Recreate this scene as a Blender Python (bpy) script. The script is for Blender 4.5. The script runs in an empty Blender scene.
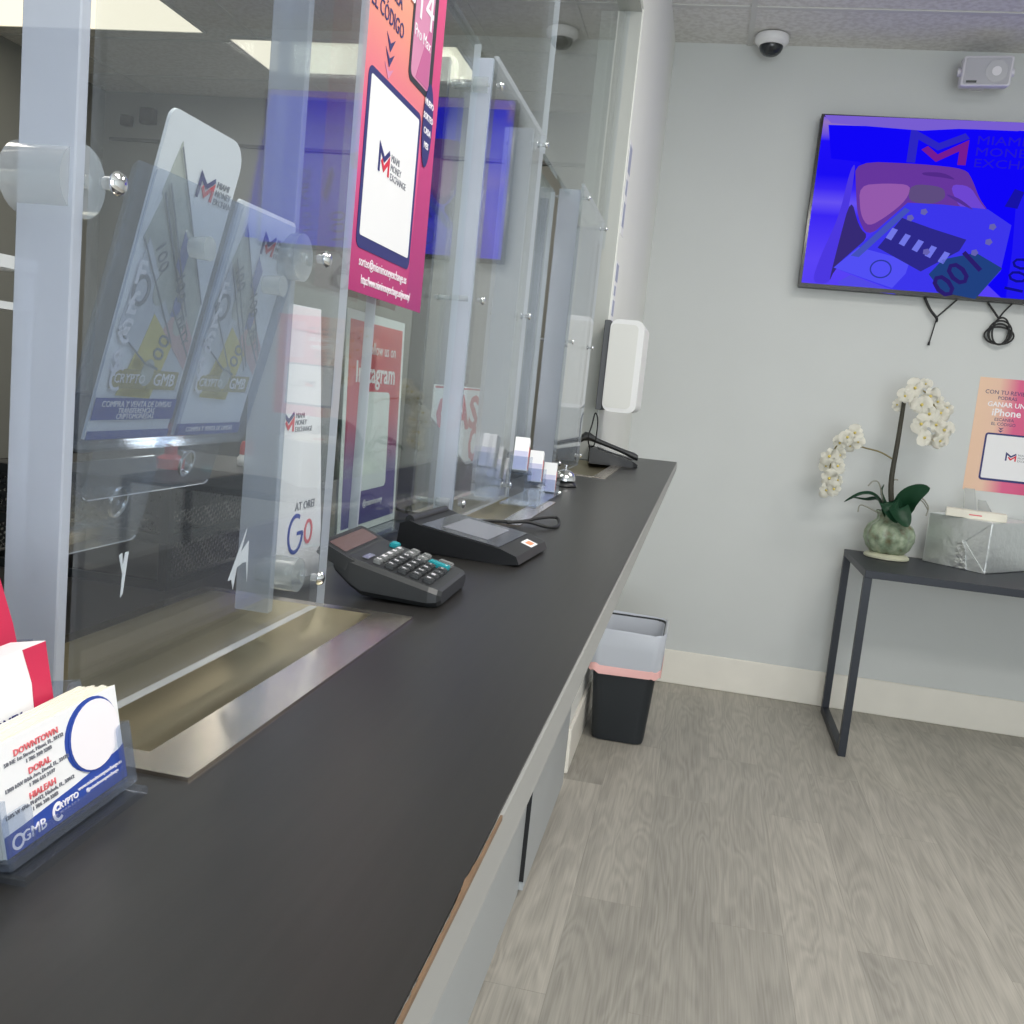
import bpy, bmesh, math, random
from mathutils import Vector, Matrix
random.seed(7)
sc = bpy.context.scene
COL = sc.collection
R_ = math.radians

# ------------------------------------------------------------------ camera
F = 954.0
def _u(v): return v.normalized()
yc = _u(Vector((704-512, 408-512, F)))
nc = _u(yc.cross(Vector((1, 0.1015, 0))))
if nc.y < 0: nc = -nc
zcam = -nc
xcam = yc.cross(zcam)
ROT = Matrix((xcam, yc, zcam))            # camera (right, down, forward) -> world
CAM = Vector((0, 0, 1.335))
cd = bpy.data.cameras.new('camera'); co = bpy.data.objects.new('camera', cd); COL.objects.link(co)
right = ROT @ Vector((1, 0, 0)); down = ROT @ Vector((0, 1, 0)); fwd = ROT @ Vector((0, 0, 1))
m = Matrix((right, -down, -fwd)).transposed().to_4x4(); m.translation = CAM
co.matrix_world = m
cd.sensor_width = 36; cd.lens = F / 1024 * 36; cd.clip_start = 0.01
sc.camera = co
def ray(u, v): return ROT @ Vector((u-512, v-512, F))
def onx(u, v, x): r = ray(u, v); return CAM + r * (x / r.x)
def at(u, v, y): r = ray(u, v); return CAM + r * (y / r.y)
def onz(u, v, z): r = ray(u, v); return CAM + r * ((z - CAM.z) / r.z)

# ------------------------------------------------------------------ materials
def lin(c):
    return tuple(((x/255)/12.92 if x/255 <= .04045 else ((x/255+.055)/1.055)**2.4) for x in c) + (1,)
def newmat(name):
    m = bpy.data.materials.new(name); m.use_nodes = True
    nt = m.node_tree; nt.nodes.clear()
    out = nt.nodes.new('ShaderNodeOutputMaterial')
    return m, nt, out
def P(name, rgb, rough=.5, metal=0, var=0.0, vscale=20, bump=0, bscale=60, spec=.5, coat=0):
    m, nt, out = newmat(name)
    b = nt.nodes.new('ShaderNodeBsdfPrincipled')
    b.inputs['Base Color'].default_value = lin(rgb)
    b.inputs['Roughness'].default_value = rough
    b.inputs['Metallic'].default_value = metal
    b.inputs['Specular IOR Level'].default_value = spec
    b.inputs['Coat Weight'].default_value = coat
    nt.links.new(b.outputs[0], out.inputs[0])
    tc = nt.nodes.new('ShaderNodeTexCoord')
    if var:
        n = nt.nodes.new('ShaderNodeTexNoise'); n.inputs['Scale'].default_value = vscale
        nt.links.new(tc.outputs['Object'], n.inputs['Vector'])
        mx = nt.nodes.new('ShaderNodeMix'); mx.data_type = 'RGBA'
        c = lin(rgb)
        mx.inputs[6].default_value = tuple(x*(1-var) for x in c[:3]) + (1,)
        mx.inputs[7].default_value = tuple(min(1, x*(1+var)) for x in c[:3]) + (1,)
        nt.links.new(n.outputs[0], mx.inputs[0]); nt.links.new(mx.outputs[2], b.inputs['Base Color'])
    if bump:
        n = nt.nodes.new('ShaderNodeTexNoise'); n.inputs['Scale'].default_value = bscale
        nt.links.new(tc.outputs['Object'], n.inputs['Vector'])
        bp = nt.nodes.new('ShaderNodeBump'); bp.inputs['Strength'].default_value = bump; bp.inputs['Distance'].default_value = .01
        nt.links.new(n.outputs[0], bp.inputs['Height']); nt.links.new(bp.outputs[0], b.inputs['Normal'])
    return m
def emis(name, rgb, s=1.0):
    m, nt, out = newmat(name)
    e = nt.nodes.new('ShaderNodeEmission'); e.inputs[0].default_value = lin(rgb); e.inputs[1].default_value = s
    nt.links.new(e.outputs[0], out.inputs[0]); return m
def clear(name, tint=(245, 248, 250), rough=.02, haze=0.0, refl=1.0, thru=.5):
    """clear acrylic sheet: transparent body, Fresnel reflection, optional milky haze"""
    m, nt, out = newmat(name)
    tr = nt.nodes.new('ShaderNodeBsdfTransparent'); tr.inputs[0].default_value = lin(tint)
    gl = nt.nodes.new('ShaderNodeBsdfGlossy'); gl.inputs[0].default_value = (refl, refl, refl, 1); gl.inputs['Roughness'].default_value = rough
    geo = nt.nodes.new('ShaderNodeNewGeometry')
    ior = nt.nodes.new('ShaderNodeMix'); ior.data_type = 'FLOAT'
    ior.inputs[2].default_value = 1.45; ior.inputs[3].default_value = 1/1.45
    nt.links.new(geo.outputs['Backfacing'], ior.inputs[0])
    fr = nt.nodes.new('ShaderNodeFresnel'); nt.links.new(ior.outputs[0], fr.inputs['IOR'])
    body = tr
    if haze:
        df = nt.nodes.new('ShaderNodeBsdfDiffuse'); df.inputs[0].default_value = lin((225, 230, 240))
        tl = nt.nodes.new('ShaderNodeBsdfTranslucent'); tl.inputs[0].default_value = lin((225, 230, 240))
        a = nt.nodes.new('ShaderNodeMixShader'); a.inputs[0].default_value = thru
        nt.links.new(df.outputs[0], a.inputs[1]); nt.links.new(tl.outputs[0], a.inputs[2])
        b = nt.nodes.new('ShaderNodeMixShader'); b.inputs[0].default_value = haze
        nt.links.new(tr.outputs[0], b.inputs[1]); nt.links.new(a.outputs[0], b.inputs[2]); body = b
    mx = nt.nodes.new('ShaderNodeMixShader')
    nt.links.new(fr.outputs[0], mx.inputs[0]); nt.links.new(body.outputs[0], mx.inputs[1]); nt.links.new(gl.outputs[0], mx.inputs[2])
    nt.links.new(mx.outputs[0], out.inputs[0]); return m
def gradient(name, stops, axis, lo, hi, rough=.5, strength=None, wob=0):
    """printed (or displayed, if strength) colour ramp along an object axis"""
    m, nt, out = newmat(name)
    tc = nt.nodes.new('ShaderNodeTexCoord'); sp = nt.nodes.new('ShaderNodeSeparateXYZ')
    nt.links.new(tc.outputs['Object'], sp.inputs[0])
    mr = nt.nodes.new('ShaderNodeMapRange'); mr.inputs[1].default_value = lo; mr.inputs[2].default_value = hi
    src = sp.outputs['XYZ'.index(axis)]
    if wob:
        n = nt.nodes.new('ShaderNodeTexNoise'); n.inputs['Scale'].default_value = 2.0
        nt.links.new(tc.outputs['Object'], n.inputs[0])
        ad = nt.nodes.new('ShaderNodeMath'); ad.operation = 'MULTIPLY_ADD'; ad.inputs[1].default_value = wob
        nt.links.new(n.outputs[0], ad.inputs[0]); nt.links.new(src, ad.inputs[2]); src = ad.outputs[0]
    nt.links.new(src, mr.inputs[0])
    cr = nt.nodes.new('ShaderNodeValToRGB')
    el = cr.color_ramp.elements
    el[0].position = stops[0][0]; el[0].color = lin(stops[0][1]); el[1].position = stops[-1][0]; el[1].color = lin(stops[-1][1])
    for p, c in stops[1:-1]:
        e = el.new(p); e.color = lin(c)
    nt.links.new(mr.outputs[0], cr.inputs[0])
    if strength is None:
        b = nt.nodes.new('ShaderNodeBsdfPrincipled'); b.inputs['Roughness'].default_value = rough
        nt.links.new(cr.outputs[0], b.inputs['Base Color'])
    else:
        b = nt.nodes.new('ShaderNodeEmission'); b.inputs[1].default_value = strength
        nt.links.new(cr.outputs[0], b.inputs[0])
    nt.links.new(b.outputs[0], out.inputs[0]); return m

M = {}
M['wall'] = P('grey_wall_paint', (206, 209, 208), .7, var=.03, vscale=3, bump=.05, bscale=250)
M['white_wall'] = P('white_wall_paint', (238, 239, 234), .6, var=.02, vscale=4)
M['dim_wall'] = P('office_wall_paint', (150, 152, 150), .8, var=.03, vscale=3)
M['trim'] = P('baseboard_paint', (236, 232, 222), .5, var=.05, vscale=9)
M['jamb'] = P('jamb_paint', (190, 192, 188), .5, var=.02)
M['grid'] = P('ceiling_grid', (205, 205, 202), .6)
M['dark_metal'] = P('dark_metal', (46, 50, 58), .45, .3)
M['black_plastic'] = P('black_plastic', (26, 27, 30), .4)
M['charcoal'] = P('charcoal_plastic', (44, 46, 48), .45)
M['bin'] = P('bin_plastic', (34, 39, 44), .45)
M['grey_panel'] = P('grey_laminate', (176, 180, 182), .45, var=.02, vscale=5)
M['kick'] = P('toe_kick', (95, 96, 98), .5)
M['steel'] = P('brushed_steel', (226, 214, 198), .22, 1, var=.06, vscale=40)
M['basin'] = P('dull_steel', (176, 166, 138), .36, 1, var=.1, vscale=14)
M['chrome'] = P('chrome', (230, 232, 235), .08, 1)
M['white'] = P('white_plastic', (235, 235, 235), .4)
M['offwhite'] = P('offwhite', (224, 224, 220), .5)
M['paper'] = P('white_paper', (238, 238, 240), .6)
M['cream_paper'] = P('cream_paper', (232, 228, 214), .6)
M['black_ink'] = P('black_ink', (25, 25, 30), .5)
M['navy_ink'] = P('navy_ink', (43, 46, 110), .5)
M['blue_ink'] = P('blue_ink', (42, 72, 160), .5)
M['red_ink'] = P('red_ink', (214, 46, 66), .5)
M['pink_ink'] = P('faint_red_ink', (222, 110, 116), .5)
M['grey_ink'] = P('grey_ink', (128, 130, 138), .5)
M['white_ink'] = P('white_ink', (245, 240, 245), .5)
M['crimson'] = P('crimson_card', (196, 40, 78), .5)
M['sheet_red'] = P('sign_red', (196, 44, 56), .5)
M['teal'] = P('teal_rubber', (20, 140, 150), .45)
M['key'] = P('dark_key', (58, 60, 62), .45)
M['grey_key'] = P('grey_key', (120, 122, 122), .45)
M['lcd'] = P('lcd_green', (120, 128, 122), .15)
M['solar'] = P('solar_cell', (96, 70, 66), .2)
M['screen_grey'] = P('signature_screen', (126, 128, 138), .12)
M['liner'] = clear('bin_liner', (240, 244, 246), .4, haze=.88, thru=.22)
M['pink_band'] = P('pink_drawstring', (240, 186, 182), .5)
M['silver'] = P('silver_foil', (236, 240, 240), .36, .8, bump=.35, bscale=26)
M['celadon'] = None
M['leaf'] = P('orchid_leaf', (38, 86, 58), .4, var=.2, vscale=14)
M['stem'] = P('dark_stem', (58, 56, 46), .6, var=.15, vscale=40)
M['spike'] = P('flower_spike', (122, 112, 70), .6)
M['petal'] = P('white_petal', (252, 250, 240), .6, var=.03, vscale=30)
M['lip'] = P('yellow_lip', (220, 200, 110), .6)
M['root'] = P('dry_root', (150, 150, 138), .7)
M['acrylic'] = clear('clear_acrylic', haze=.035)
M['glass'] = clear('glazing', (240, 245, 244))
M['clear_plastic'] = clear('clear_plastic', (236, 240, 246), .05, haze=.05)
M['edge'] = clear('acrylic_edge_glow', (240, 244, 246), .2, haze=.75)  # milky white in the colour stands in for light glowing out of sheet edges
M['fin'] = clear('milky_acrylic', (222, 228, 240), .12, haze=.62)
M['fin_thin'] = clear('hazy_acrylic', (225, 230, 236), .12, haze=.45)
M['standoff'] = clear('clear_standoff', (240, 240, 232), .08, haze=.35)
M['mesh_black'] = P('black_wire', (30, 32, 36), .5, .3)
M['cable'] = P('cable_rubber', (22, 22, 24), .5)
M['fabric_dark'] = P('chair_fabric', (62, 64, 66), .8)
M['glow'] = emis('troffer_diffuser', (255, 246, 220), 1.25)
M['speaker'] = P('speaker_white', (226, 224, 230), .5)
M['grille'] = P('speaker_grille', (204, 204, 212), .6, bump=.6, bscale=600)
M['dome'] = P('dome_tint', (40, 44, 48), .12)
M['kraft'] = P('chipped_particle_board', (112, 88, 66), .8, var=.3, vscale=60)
M['green_note'] = P('green_note', (186, 188, 178), .6, var=.16, vscale=160)
M['grey_note'] = P('grey_note', (204, 206, 212), .6, var=.12, vscale=160)
M['yellow_note'] = P('yellow_note', (212, 196, 112), .6, var=.16, vscale=120)
M['blue_note'] = P('blue_note', (128, 134, 182), .6)
M['rose_note'] = P('rose_note', (206, 170, 168), .6, var=.14, vscale=120)
M['olive_print'] = P('olive_print', (170, 156, 100), .6, var=.25, vscale=130)
M['phone_pink'] = P('phone_print', (214, 140, 176), .5)
M['sticker_orange'] = P('sticker_orange', (232, 150, 110), .5)

def worktop_mat():
    m, nt, out = newmat('black_laminate')
    b = nt.nodes.new('ShaderNodeBsdfPrincipled'); nt.links.new(b.outputs[0], out.inputs[0])
    tc = nt.nodes.new('ShaderNodeTexCoord')
    mp = nt.nodes.new('ShaderNodeMapping'); mp.inputs['Scale'].default_value = (60, 3, 1)
    n = nt.nodes.new('ShaderNodeTexNoise'); n.inputs['Scale'].default_value = 3; n.inputs['Detail'].default_value = 5
    nt.links.new(tc.outputs['Object'], mp.inputs[0]); nt.links.new(mp.outputs[0], n.inputs[0])
    cr = nt.nodes.new('ShaderNodeValToRGB'); cr.color_ramp.elements[0].color = lin((34, 33, 32)); cr.color_ramp.elements[1].color = lin((46, 45, 44))
    nt.links.new(n.outputs[0], cr.inputs[0]); nt.links.new(cr.outputs[0], b.inputs['Base Color'])
    b.inputs['Roughness'].default_value = .36; b.inputs['Specular IOR Level'].default_value = .4
    return m
M['top'] = worktop_mat()

def edgeband_mat():
    m, nt, out = newmat('grey_edge_band')
    b = nt.nodes.new('ShaderNodeBsdfPrincipled'); nt.links.new(b.outputs[0], out.inputs[0])
    b.inputs['Base Color'].default_value = lin((150, 150, 148)); b.inputs['Roughness'].default_value = .45
    return m
M['band'] = edgeband_mat()

def floor_mat():
    m, nt, out = newmat('grey_oak_vinyl_plank')
    b = nt.nodes.new('ShaderNodeBsdfPrincipled'); nt.links.new(b.outputs[0], out.inputs[0])
    tc = nt.nodes.new('ShaderNodeTexCoord'); sp = nt.nodes.new('ShaderNodeSeparateXYZ'); cb = nt.nodes.new('ShaderNodeCombineXYZ')
    nt.links.new(tc.outputs['Object'], sp.inputs[0])
    nt.links.new(sp.outputs[1], cb.inputs[0]); nt.links.new(sp.outputs[0], cb.inputs[1])
    br = nt.nodes.new('ShaderNodeTexBrick'); br.offset = .37
    br.inputs['Scale'].default_value = 1; br.inputs['Brick Width'].default_value = 1.22; br.inputs['Row Height'].default_value = .185
    br.inputs['Mortar Size'].default_value = .001; br.inputs['Mortar Smooth'].default_value = .3; br.inputs['Bias'].default_value = 0
    br.inputs['Color1'].default_value = lin((156, 152, 143)); br.inputs['Color2'].default_value = lin((173, 168, 158)); br.inputs['Mortar'].default_value = lin((150, 146, 137))
    nt.links.new(cb.outputs[0], br.inputs[0])
    # grain: per-plank shifted, stretched noise driving cathedral rings
    mp = nt.nodes.new('ShaderNodeMapping'); mp.inputs['Scale'].default_value = (1.1, 7.5, 1)
    nt.links.new(cb.outputs[0], mp.inputs[0])
    off = nt.nodes.new('ShaderNodeVectorMath'); off.operation = 'MULTIPLY_ADD'; off.inputs[1].default_value = (40, 30, 0)
    nt.links.new(br.outputs[0], off.inputs[0]); nt.links.new(mp.outputs[0], off.inputs[2])
    n1 = nt.nodes.new('ShaderNodeTexNoise'); n1.inputs['Scale'].default_value = 1.4; n1.inputs['Detail'].default_value = 2; n1.inputs['Distortion'].default_value = .4
    nt.links.new(off.outputs[0], n1.inputs[0])
    mu = nt.nodes.new('ShaderNodeMath'); mu.operation = 'MULTIPLY'; mu.inputs[1].default_value = 62
    nt.links.new(n1.outputs[0], mu.inputs[0])
    si = nt.nodes.new('ShaderNodeMath'); si.operation = 'SINE'; nt.links.new(mu.outputs[0], si.inputs[0])
    mp2 = nt.nodes.new('ShaderNodeMapping'); mp2.inputs['Scale'].default_value = (3, 110, 1)
    nt.links.new(cb.outputs[0], mp2.inputs[0])
    n2 = nt.nodes.new('ShaderNodeTexNoise'); n2.inputs['Scale'].default_value = 2; n2.inputs['Detail'].default_value = 4
    nt.links.new(mp2.outputs[0], n2.inputs[0])
    n3 = nt.nodes.new('ShaderNodeTexNoise'); n3.inputs['Scale'].default_value = 1.7
    nt.links.new(off.outputs[0], n3.inputs[0])
    a = nt.nodes.new('ShaderNodeMath'); a.operation = 'MULTIPLY_ADD'; a.inputs[1].default_value = .08; nt.links.new(si.outputs[0], a.inputs[0])
    a2 = nt.nodes.new('ShaderNodeMath'); a2.operation = 'MULTIPLY_ADD'; a2.inputs[1].default_value = .62; a2.inputs[2].default_value = .49
    nt.links.new(n2.outputs[0], a2.inputs[0]); nt.links.new(a2.outputs[0], a.inputs[2])
    a3 = nt.nodes.new('ShaderNodeMath'); a3.operation = 'MULTIPLY_ADD'; a3.inputs[1].default_value = .5
    nt.links.new(n3.outputs[0], a3.inputs[0]); nt.links.new(a.outputs[0], a3.inputs[2])
    sc_ = nt.nodes.new('ShaderNodeVectorMath'); sc_.operation = 'SCALE'
    nt.links.new(br.outputs[0], sc_.inputs[0]); nt.links.new(a3.outputs[0], sc_.inputs['Scale'])
    nt.links.new(sc_.outputs[0], b.inputs['Base Color'])
    b.inputs['Roughness'].default_value = .5
    return m
M['floor'] = floor_mat()

def ceil_mat():
    m, nt, out = newmat('acoustic_tile')
    b = nt.nodes.new('ShaderNodeBsdfPrincipled'); nt.links.new(b.outputs[0], out.inputs[0]); b.inputs['Roughness'].default_value = .9
    tc = nt.nodes.new('ShaderNodeTexCoord'); n = nt.nodes.new('ShaderNodeTexNoise'); n.inputs['Scale'].default_value = 45; n.inputs['Detail'].default_value = 6
    nt.links.new(tc.outputs['Object'], n.inputs[0])
    cr = nt.nodes.new('ShaderNodeValToRGB'); cr.color_ramp.elements[0].position = .38; cr.color_ramp.elements[1].position = .6
    cr.color_ramp.elements[0].color = lin((206, 204, 200)); cr.color_ramp.elements[1].color = lin((222, 221, 218))
    nt.links.new(n.outputs[0], cr.inputs[0]); nt.links.new(cr.outputs[0], b.inputs['Base Color'])
    return m
M['ceil'] = ceil_mat()

def celadon_mat():
    m, nt, out = newmat('crackled_celadon_glaze')
    b = nt.nodes.new('ShaderNodeBsdfPrincipled'); nt.links.new(b.outputs[0], out.inputs[0]); b.inputs['Roughness'].default_value = .3
    tc = nt.nodes.new('ShaderNodeTexCoord'); n = nt.nodes.new('ShaderNodeTexNoise'); n.inputs['Scale'].default_value = 26; n.inputs['Detail'].default_value = 5
    nt.links.new(tc.outputs['Object'], n.inputs[0])
    cr = nt.nodes.new('ShaderNodeValToRGB'); e = cr.color_ramp.elements
    e[0].position = .3; e[0].color = lin((104, 96, 70)); e[1].position = .7; e[1].color = lin((176, 186, 160))
    k = e.new(.48); k.color = lin((130, 146, 122))
    nt.links.new(n.outputs[0], cr.inputs[0]); nt.links.new(cr.outputs[0], b.inputs['Base Color']); return m
M['celadon'] = celadon_mat()

def wire_mesh_mat():
    m, nt, out = newmat('black_expanded_mesh')
    b = nt.nodes.new('ShaderNodeBsdfPrincipled'); b.inputs['Base Color'].default_value = lin((30, 32, 36)); b.inputs['Roughness'].default_value = .5
    tr = nt.nodes.new('ShaderNodeBsdfTransparent'); tc = nt.nodes.new('ShaderNodeTexCoord')
    mp = nt.nodes.new('ShaderNodeMapping'); mp.inputs['Rotation'].default_value = (R_(45), R_(45), R_(45)); mp.inputs['Scale'].default_value = (1, 1, 1)
    nt.links.new(tc.outputs['Object'], mp.inputs[0])
    ck = nt.nodes.new('ShaderNodeTexChecker'); ck.inputs['Scale'].default_value = 260
    nt.links.new(mp.outputs[0], ck.inputs[0])
    mx = nt.nodes.new('ShaderNodeMixShader'); nt.links.new(ck.outputs['Fac'], mx.inputs[0]); nt.links.new(b.outputs[0], mx.inputs[1]); nt.links.new(tr.outputs[0], mx.inputs[2])
    nt.links.new(mx.outputs[0], out.inputs[0]); return m
M['wire'] = wire_mesh_mat()

# ------------------------------------------------------------------ mesh helpers
def frame(o, ex, ey):
    ex = Vector(ex).normalized(); ey = Vector(ey); ey = (ey - ex*ey.dot(ex)).normalized(); n = ex.cross(ey)
    mm = Matrix((ex, ey, n)).transposed().to_4x4(); mm.translation = Vector(o); return mm
class MB:
    def __init__(s, T=None): s.bm = bmesh.new(); s.T = T or Matrix.Identity(4)
    def _t(s, vs, T=None):
        t = T if T is not None else s.T
        for v in vs: v.co = t @ v.co
    def box(s, x0, x1, y0, y1, z0, z1, r=0, seg=2, T=None):
        vs = [s.bm.verts.new((x, y, z)) for z in (z0, z1) for y in (y0, y1) for x in (x0, x1)]
        fs = [s.bm.faces.new([vs[i] for i in q]) for q in ((0, 2, 3, 1), (4, 5, 7, 6), (0, 1, 5, 4), (2, 6, 7, 3), (0, 4, 6, 2), (1, 3, 7, 5))]
        if r:
            es = list({e for f in fs for e in f.edges})
            res = bmesh.ops.bevel(s.bm, geom=es, offset=r, segments=seg, affect='EDGES', profile=.5)
            allv = list({v for f in res['faces'] for v in f.verts} | {v for v in vs if v.is_valid})
            s._t(allv, T)
        else: s._t(vs, T)
        return s
    def prism(s, pts, z0, z1, T=None):
        a = [s.bm.verts.new((x, y, z0)) for x, y in pts]; b = [s.bm.verts.new((x, y, z1)) for x, y in pts]
        area = sum(pts[i][0]*pts[(i+1) % len(pts)][1]-pts[(i+1) % len(pts)][0]*pts[i][1] for i in range(len(pts)))
        if area < 0: a.reverse(); b.reverse()
        n = len(a)
        s.bm.faces.new(list(reversed(a))); s.bm.faces.new(b)
        for i in range(n): s.bm.faces.new((a[i], a[(i+1) % n], b[(i+1) % n], b[i]))
        s._t(a+b, T); return s
    def rrect(s, x0, x1, y0, y1, r, z0, z1, T=None, seg=5):
        s.prism(rr(x0, x1, y0, y1, r, seg), z0, z1, T); return s
    def ell(s, cx, cy, rx, ry, z0, z1, T=None, n=32):
        s.prism([(cx+rx*math.cos(2*math.pi*i/n), cy+ry*math.sin(2*math.pi*i/n)) for i in range(n)], z0, z1, T); return s
    def ring(s, cx, cy, rx, ry, w, z0, z1, a0=0, a1=360, T=None, n=36):
        pts = []
        for i in range(n):
            t0 = R_(a0+(a1-a0)*i/n); t1 = R_(a0+(a1-a0)*(i+1)/n)
            q = [(cx+rx*math.cos(t0), cy+ry*math.sin(t0)), (cx+rx*math.cos(t1), cy+ry*math.sin(t1)), (cx+(rx-w)*math.cos(t1), cy+(ry-w)*math.sin(t1)), (cx+(rx-w)*math.cos(t0), cy+(ry-w)*math.sin(t0))]
            s.prism(q, z0, z1, T)
        return s
    def stroke(s, pts, w, z0, z1, T=None):
        pts = [Vector(p) for p in pts]; L = []; Rr = []
        for i, p in enumerate(pts):
            d0 = (p-pts[i-1]).normalized() if i else None; d1 = (pts[i+1]-p).normalized() if i < len(pts)-1 else None
            d = d0 or d1
            if d0 and d1: 
                n0 = Vector((-d0.y, d0.x)); n1 = Vector((-d1.y, d1.x)); nn = (n0+n1).normalized(); k = 1/max(.3, nn.dot(n0))
            else: nn = Vector((-d.y, d.x)); k = 1
            L.append(p+nn*w/2*k); Rr.append(p-nn*w/2*k)
        for i in range(len(pts)-1): s.prism([tuple(L[i]), tuple(L[i+1]), tuple(Rr[i+1]), tuple(Rr[i])], z0, z1, T)
        return s
    def cyl(s, p0, p1, r0, r1=None, n=20, T=None):
        p0 = Vector(p0); p1 = Vector(p1); r1 = r0 if r1 is None else r1
        d = (p1-p0).normalized(); a = d.orthogonal().normalized(); b = d.cross(a)
        A = [s.bm.verts.new(p0+(a*math.cos(2*math.pi*i/n)+b*math.sin(2*math.pi*i/n))*r0) for i in range(n)]
        B = [s.bm.verts.new(p1+(a*math.cos(2*math.pi*i/n)+b*math.sin(2*math.pi*i/n))*r1) for i in range(n)]
        s.bm.faces.new(list(reversed(A))); s.bm.faces.new(B)
        for i in range(n): s.bm.faces.new((A[i], A[(i+1) % n], B[(i+1) % n], B[i]))
        s._t(A+B, T); return s
    def lathe(s, prof, n=32, T=None, ribs=0, ramp=0):
        rings = []
        for r, z in prof:
            rings.append([s.bm.verts.new(((r*(1+(ramp*math.cos(ribs*2*math.pi*i/n) if ribs else 0)))*math.cos(2*math.pi*i/n), (r*(1+(ramp*math.cos(ribs*2*math.pi*i/n) if ribs else 0)))*math.sin(2*math.pi*i/n), z)) for i in range(n)])
        for k in range(len(rings)-1):
            for i in range(n): s.bm.faces.new((rings[k][i], rings[k][(i+1) % n], rings[k+1][(i+1) % n], rings[k+1][i]))
        if prof[0][0] > 0: s.bm.faces.new(list(reversed(rings[0])))
        if prof[-1][0] > 0: s.bm.faces.new(rings[-1])
        s._t([v for q in rings for v in q], T); return s
    def tube(s, pts, r, n=8, T=None, smooth=6):
        P_ = [Vector(p) for p in pts]
        if smooth and len(P_) > 2:
            Q = []
            for i in range(len(P_)-1):
                a = P_[max(i-1, 0)]; b = P_[i]; c = P_[i+1]; d = P_[min(i+2, len(P_)-1)]
                for k in range(smooth):
                    t = k/smooth
                    Q.append(.5*((2*b)+(c-a)*t+(2*a-5*b+4*c-d)*t*t+(3*b-a-3*c+d)*t**3))
            Q.append(P_[-1]); P_ = Q
        rings = []; up = None; N = len(P_)
        rad = r if callable(r) else (lambda t: r)
        for i, p in enumerate(P_):
            d = (P_[min(i+1, N-1)]-P_[max(i-1, 0)]).normalized()
            if up is None: up = d.orthogonal().normalized()
            up = (up-d*up.dot(d)).normalized(); b = d.cross(up); rr_ = rad(i/(N-1))
            rings.append([s.bm.verts.new(p+(up*math.cos(2*math.pi*k/n)+b*math.sin(2*math.pi*k/n))*rr_) for k in range(n)])
        for k in range(N-1):
            for i in range(n): s.bm.faces.new((rings[k][i], rings[k][(i+1) % n], rings[k+1][(i+1) % n], rings[k+1][i]))
        s.bm.faces.new(list(reversed(rings[0]))); s.bm.faces.new(rings[-1])
        s._t([v for q in rings for v in q], T); return s
    def loft(s, rings, T=None, cap0=True, cap1=True):
        V = [[s.bm.verts.new(p) for p in r] for r in rings]; n = len(V[0])
        for k in range(len(V)-1):
            for i in range(n): s.bm.faces.new((V[k][i], V[k][(i+1) % n], V[k+1][(i+1) % n], V[k+1][i]))
        if cap0: s.bm.faces.new(list(reversed(V[0])))
        if cap1: s.bm.faces.new(V[-1])
        s._t([v for q in V for v in q], T); return s
    def text(s, body, size, T, align='CENTER', ext=.0002, sx=1, bold=0):
        cu = bpy.data.curves.new('t', 'FONT'); cu.body = body; cu.size = size; cu.align_x = align; cu.align_y = 'CENTER'
        cu.extrude = ext; cu.resolution_u = 2; cu.offset = bold*size
        o = bpy.data.objects.new('t', cu); COL.objects.link(o)
        me = bpy.data.meshes.new_from_object(o.evaluated_get(bpy.context.evaluated_depsgraph_get()))
        bpy.data.objects.remove(o); bpy.data.curves.remove(cu)
        k0 = len(s.bm.verts); s.bm.from_mesh(me); s.bm.verts.ensure_lookup_table()
        S = Matrix.Diagonal((sx, 1, 1, 1))
        for v in list(s.bm.verts)[k0:]: v.co = T @ (S @ v.co)
        bpy.data.meshes.remove(me); return s
    def build(s, name, mat, parent=None, smooth=None, label=None, cat=None, group=None, kind=None, edge=None):
        bmesh.ops.recalc_face_normals(s.bm, faces=s.bm.faces[:])
        org = parent_world(parent)
        if parent is None:
            org = Matrix.Identity(4)
        inv = org.inverted()
        for v in s.bm.verts: v.co = inv @ v.co
        me = bpy.data.meshes.new(name); s.bm.to_mesh(me); s.bm.free()
        me.materials.append(mat)
        if edge is not None:
            me.materials.append(edge[0])
            for p in me.polygons:
                n = (org.to_3x3() @ p.normal)
                if edge[1](n): p.material_index = 1
        if smooth: me.shade_smooth() if smooth is True else me.set_sharp_from_angle(angle=R_(smooth)); 
        if smooth and smooth is not True:
            for p in me.polygons: p.use_smooth = True
        o = bpy.data.objects.new(name, me); COL.objects.link(o)
        if parent is not None: o.parent = parent
        if label: o['label'] = label
        if cat: o['category'] = cat
        if group: o['group'] = group
        if kind: o['kind'] = kind
        return o
def parent_world(p):
    m = Matrix.Identity(4)
    while p is not None:
        m = p.matrix_basis @ m; p = p.parent
    return m
def rr(x0, x1, y0, y1, r, seg=5):
    pts = []
    for cx, cy, a in ((x1-r, y1-r, 0), (x0+r, y1-r, 90), (x0+r, y0+r, 180), (x1-r, y0+r, 270)):
        for i in range(seg+1):
            t = R_(a+90*i/seg); pts.append((cx+r*math.cos(t), cy+r*math.sin(t)))
    return pts
def thing(name, loc, label, cat, group=None, rz=0):
    o = bpy.data.objects.new(name, None); COL.objects.link(o); o.location = loc; o.rotation_euler = (0, 0, rz)
    o.matrix_basis = Matrix.Translation(Vector(loc)) @ Matrix.Rotation(rz, 4, 'Z')
    o.empty_display_size = .05
    o['label'] = label; o['category'] = cat
    if group: o['group'] = group
    return o
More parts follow.
